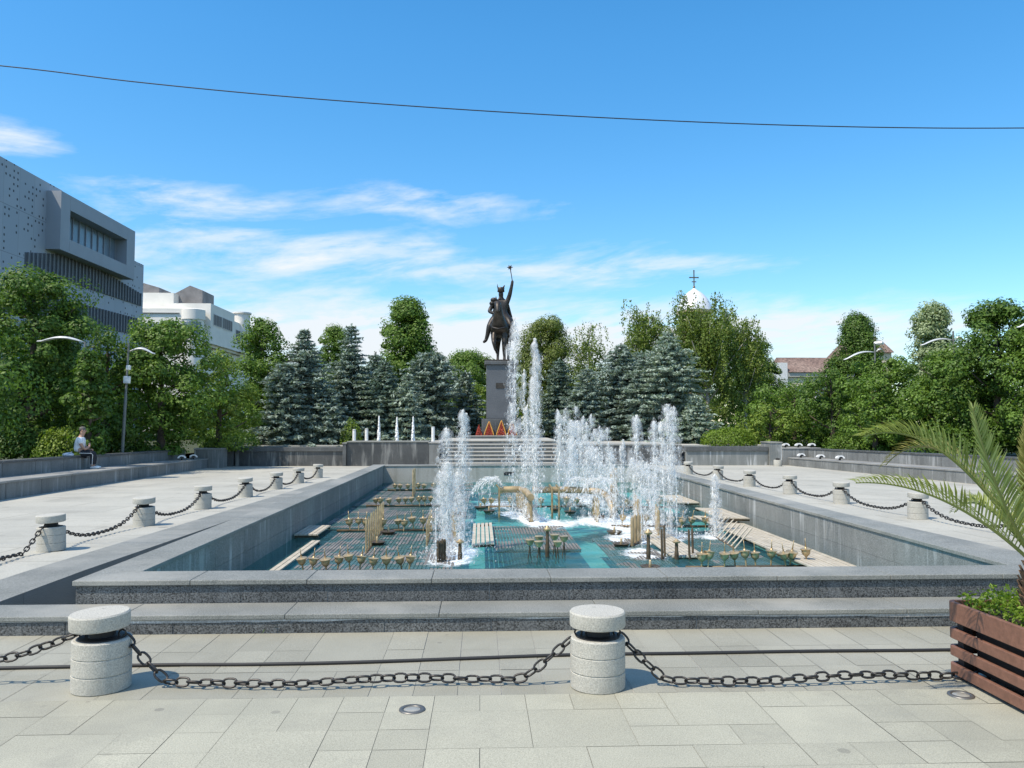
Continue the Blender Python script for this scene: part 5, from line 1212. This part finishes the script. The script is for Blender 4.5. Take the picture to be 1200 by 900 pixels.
def birch(lab, px, top, wpx, Y, seed, group='drooping birches behind the plaza', mat='leaf_birch', dens=1.0, sl=1.5):
    p = at_y(px, top, Y); gz = .2; h = p.z-gz-.15; W = wpx*Y/FPX; rng = np.random.default_rng(seed); rr = random.Random(seed)
    t_ = thing('weeping_birch', lab, 'birch', (p.x, Y, gz), 0, group)
    mb, tips = limbs(h, .03+.014*h, 26, W*.62, .3, seed, 1.2, .12); part('trunk', mb, M['birchbark'], t_, smooth=True)
    tips.append(Vector((0,0,h*.95))); cen, ax, nrm = [], [], []
    nst = int(240*dens*max(1, W*h/28))
    for i in range(nst):
        e = tips[rr.randrange(len(tips))]; q = rr.random()**.6; o = Vector((0,0,e.z*.75)).lerp(e, q)+Vector((rr.gauss(0,.28),rr.gauss(0,.28),rr.gauss(0,.25)))
        L = min(o.z-.4, sl*rr.uniform(.4,1.25)); n = int(max(6, L*22))
        if L < .2: continue
        s = np.linspace(0,1,n); w1, w2 = rr.uniform(-.25,.25), rr.uniform(-.25,.25)
        ou = np.array([o.x, o.y])/max(.3, math.hypot(o.x, o.y))*.25
        P = np.stack([o.x+(w1+ou[0])*s*(1-.4*s)*L*.6, o.y+(w2+ou[1])*s*L*.4, o.z+.12*np.sin(s*2.2)-L*s], 1)+rng.normal(0,.075,(n,3))
        cen.append(P); ax.append(np.tile([0,0,-1.],(n,1))+rng.normal(0,.55,(n,3))); nrm.append(rng.normal(size=(n,3))+[0,0,.35])
    ncl = int(34*dens*max(1, W*h/28)); C = crown_clumps(W*.85, h*.97, .22*h, seed+5, ncl, 'oval')
    for x, y, z, q in C:
        d = rng.normal(size=(85,3)); d /= np.linalg.norm(d,axis=1,keepdims=True); o = d*rng.uniform(.25,.62)*rng.uniform(.2,1.05,(85,1))*[1,1,1.15]
        cen.append(o+[x,y,z]); ax.append(np.tile([0,0,-1.],(85,1))+rng.normal(0,.6,(85,3))); nrm.append(d*.6+rng.normal(0,.5,(85,3))+[0,0,.35])
    cen = np.vstack(cen); leafobj('crown', cen, np.vstack(nrm), rng.uniform(.11,.20,len(cen)), M[mat], t_, .55, np.vstack(ax), seed)
GL, GR, GB = 'leafy trees along the left side', 'leafy trees along the right side', 'leafy trees behind the monument'
broadleaf('leafy_tree', 'tall dark green tree at the left edge in front of the grey building', 'tree', 42, 312, 160, 29.2, 'leaf_deep', 11, 'round', .06, GL, 1.15, .13)
broadleaf('leafy_tree', 'dark green tree cut off by the left edge of the picture', 'tree', -52, 350, 150, 23, 'leaf_deep', 12, 'round', .06, GL, 1.0, .13)
broadleaf('leafy_tree', 'slim dark tree hiding the pole of the lamp whose head points left', 'tree', 106, 404, 42, 26.6, 'leaf_deep', 35, 'column', .03, GL, 1.6)
broadleaf('leafy_tree', 'dark leafy tree behind the lamp post with the white box', 'tree', 128, 385, 110, 32.5, 'leaf_deep', 13, 'round', .04, GL, 1.1)
broadleaf('leafy_tree', 'bushy green tree right of the lamp post below the white block', 'tree', 192, 372, 128, 34, 'leaf_mid', 14, 'round', .04, GL, 1.2)
broadleaf('leafy_tree', 'small yellow green tree below the rounded corner of the white block', 'tree', 258, 410, 84, 37, 'leaf_lime', 15, 'round', .03, GL, 1.2)
broadleaf('leafy_tree', 'slim light green tree left of the blue spruces', 'tree', 308, 370, 84, 42, 'leaf_mid', 16, 'oval', .03, GL, 1.2)
broadleaf('leafy_tree', 'light green tree top peeping out between two blue spruces', 'tree', 392, 381, 62, 54, 'leaf_mid', 17, 'oval', .1, GB)
broadleaf('leafy_tree', 'tall bright green tree left of the monument', 'tree', 477, 350, 86, 51, 'leaf_mid', 18, 'oval', .12, GB, 1.1, .16)
broadleaf('leafy_tree', 'distant green tree just left of the pedestal', 'tree', 546, 412, 92, 66, 'leaf_mid', 19, 'round', .1, GB, 1.0, .16)
broadleaf('leafy_tree', 'low yellow green tree directly beside the pedestal', 'tree', 556, 447, 52, 56, 'leaf_lime', 20, 'round', .1, GB)
broadleaf('leafy_tree', 'dense olive willow right of the monument', 'willow', 642, 371, 92, 60, 'leaf_willow', 21, 'column', .1, GB, 1.5, .14)
broadleaf('leafy_tree', 'dark green tree at the right flank of the big birch', 'tree', 888, 396, 62, 56, 'leaf_deep', 22, 'oval', .05, GR, 1.1)
broadleaf('leafy_tree', 'low broad green tree below the old cream house', 'tree', 930, 444, 118, 43, 'leaf_mid', 23, 'round', .03, GR, 1.2)
broadleaf('leafy_tree', 'bushy low light green tree right of the clipped bush', 'tree', 902, 470, 72, 41, 'leaf_lime', 24, 'round', .03, GR, 1.1)
broadleaf('leafy_tree', 'dark cone shaped tree behind the lamp with the camera', 'tree', 1004, 368, 100, 50, 'leaf_deep', 25, 'cone', .1, GR, 1.3, .14)
broadleaf('leafy_tree', 'tree with pale variegated leaves rising above the right trees', 'tree', 1093, 355, 66, 47, 'leaf_pale', 26, 'oval', .25, GR, 1.2, .16)
broadleaf('leafy_tree', 'green tree below the lamp with the camera', 'tree', 1042, 418, 120, 38, 'leaf_mid', 27, 'round', .05, GR, 1.3)
broadleaf('leafy_tree', 'low leafy tree hiding the pole of the lamp with the camera', 'tree', 1024, 434, 84, 36.3, 'leaf_mid', 36, 'round', .03, GR, 1.5)
broadleaf('leafy_tree', 'green tree below the pale variegated tree', 'tree', 1110, 405, 110, 35, 'leaf_mid', 28, 'round', .05, GR, 1.3)
broadleaf('leafy_tree', 'tall full green tree at the right edge behind the palm', 'tree', 1165, 352, 120, 33.5, 'leaf_deep', 29, 'round', .05, GR, 1.4)
broadleaf('leafy_tree', 'tall tree cut off by the right edge of the picture', 'tree', 1262, 348, 150, 30, 'leaf_mid', 30, 'round', .05, GR, 1.1)
broadleaf('leafy_tree', 'green tree filling the gap between the low tree and the lamp with the camera', 'tree', 975, 428, 96, 41, 'leaf_deep', 31, 'round', .03, GR, 1.1)
spruce('broad blue spruce at the left of the spruce group', 357, 386, 108, 42, 41)
spruce('tall slender blue spruce right of the broad one', 412, 380, 98, 45.5, 42)
spruce('blue spruce behind the three white water spikes, left', 452, 422, 84, 43.5, 43)
spruce('blue spruce below the tall bright green tree', 506, 410, 90, 46, 44)
spruce('small blue spruce just left of the pedestal', 546, 435, 62, 48, 45)
spruce('blue spruce right of the pedestal behind the tall jets', 655, 420, 84, 50, 46)
spruce('blue spruce between the pointed jet and the comb of jets', 688, 428, 76, 46, 47)
spruce('broad blue spruce behind the comb of jets', 728, 402, 98, 47.5, 48)
spruce('silver blue spruce behind the tallest right plume', 783, 388, 98, 44.5, 49, 'needle_pale')
spruce('low silver spruce left of the clipped bush', 815, 462, 66, 42.5, 50, 'needle_pale')
spruce('low blue spruce in the gap left of the raised basin', 385, 452, 90, 41.5, 51)
spruce('blue spruce filling the gap right of the left spruce pair', 440, 412, 80, 48, 52)
spruce('blue spruce behind the comb of jets, right of the broad one', 752, 412, 80, 50, 53)
spruce('low spreading blue spruce at the left end of the spruce group', 334, 424, 74, 40.8, 54)
spruce('young blue spruce in front of the tall bright green tree', 478, 436, 60, 42.5, 55, 'needle_pale')
spruce('blue spruce just left of the silver blue spruce', 752, 420, 74, 45.2, 56)
birch('slender weeping birch right of the olive willow', 690, 376, 62, 57, 61, dens=.6)
birch('weeping birch with arching top left of the church dome', 757, 356, 92, 54, 62)
birch('largest weeping birch with pale trunk below the church dome', 828, 362, 128, 50, 63, dens=1.5, sl=1.8)
birch('weeping birch at the right end of the birch group', 872, 372, 74, 51.5, 64, dens=1.2, sl=1.7)
# clipped bush and hedges
def bush(px, pyt, wpx, Y, lab, mat, seed, n=5200, gz=.5, name='clipped_bush', group=None):
    p = at_y(px, pyt, Y); W = wpx*Y/FPX*.5; h = p.z-gz; rng = np.random.default_rng(seed); d = rng.normal(size=(n,3)); d /= np.linalg.norm(d,axis=1,keepdims=True); d[:,2] = np.abs(d[:,2])
    b = .05*np.sin(d[:,0:1]*9+seed)+.05*np.sin(d[:,1:2]*11)
    cen = d*[W,W*.8,h]*(rng.uniform(.8,1.02,(n,1))+b)
    o = leafobj(name, cen, d+rng.normal(0,.5,(n,3)), rng.uniform(.07,.13,n), M[mat], None, .55, None, seed); o.location = (p.x, Y, gz); tag(o, lab, 'bush', group)
bush(853, 501, 66, 39.8, 'clipped dome shaped yellow green bush behind the far right wall', 'topiary', 71)
bush(412, 491, 26, 40.5, 'small light green bush at the foot of the blue spruces', 'leaf_lime', 72, 1400)
bush(1010, 500, 90, 38.6, 'low green shrub behind the upper right bench wall', 'leaf_mid', 73, 3500, .2, 'shrub', 'low shrubs under the trees')
bush(1120, 500, 110, 33.5, 'low green shrub behind the palm fronds', 'leaf_deep', 74, 3500, .2, 'shrub', 'low shrubs under the trees')
bush(75, 500, 70, 27.5, 'low pale green shrub behind the seated person', 'leaf_lime', 75, 2200, .2, 'shrub', 'low shrubs under the trees')
bush(270, 498, 70, 39, 'low green shrub behind the dark left pillar', 'leaf_mid', 76, 3000, .2, 'shrub', 'low shrubs under the trees')
# far wood closing the gaps
n = 52000; rng = np.random.default_rng(90); a = rng.uniform(-1.0, 1.0, n); R = rng.uniform(72, 80, n); zt = 5.0+1.2*np.sin(a*9)+.9*np.sin(a*23+1); R = np.where(a < -.42, R-24, R)
cen = np.stack([R*np.sin(a), R*np.cos(a), -.4+rng.uniform(0,1,n)**.8*zt], 1); k = (cen[:,0] > -34.5)
cen = cen[k]; o = leafobj('woods', cen, rng.normal(size=(len(cen),3))+[0,-.3,.6], rng.uniform(.35,.65,len(cen)), M['leaf_deep'], None, .6, None, 91); o['kind'] = 'stuff'
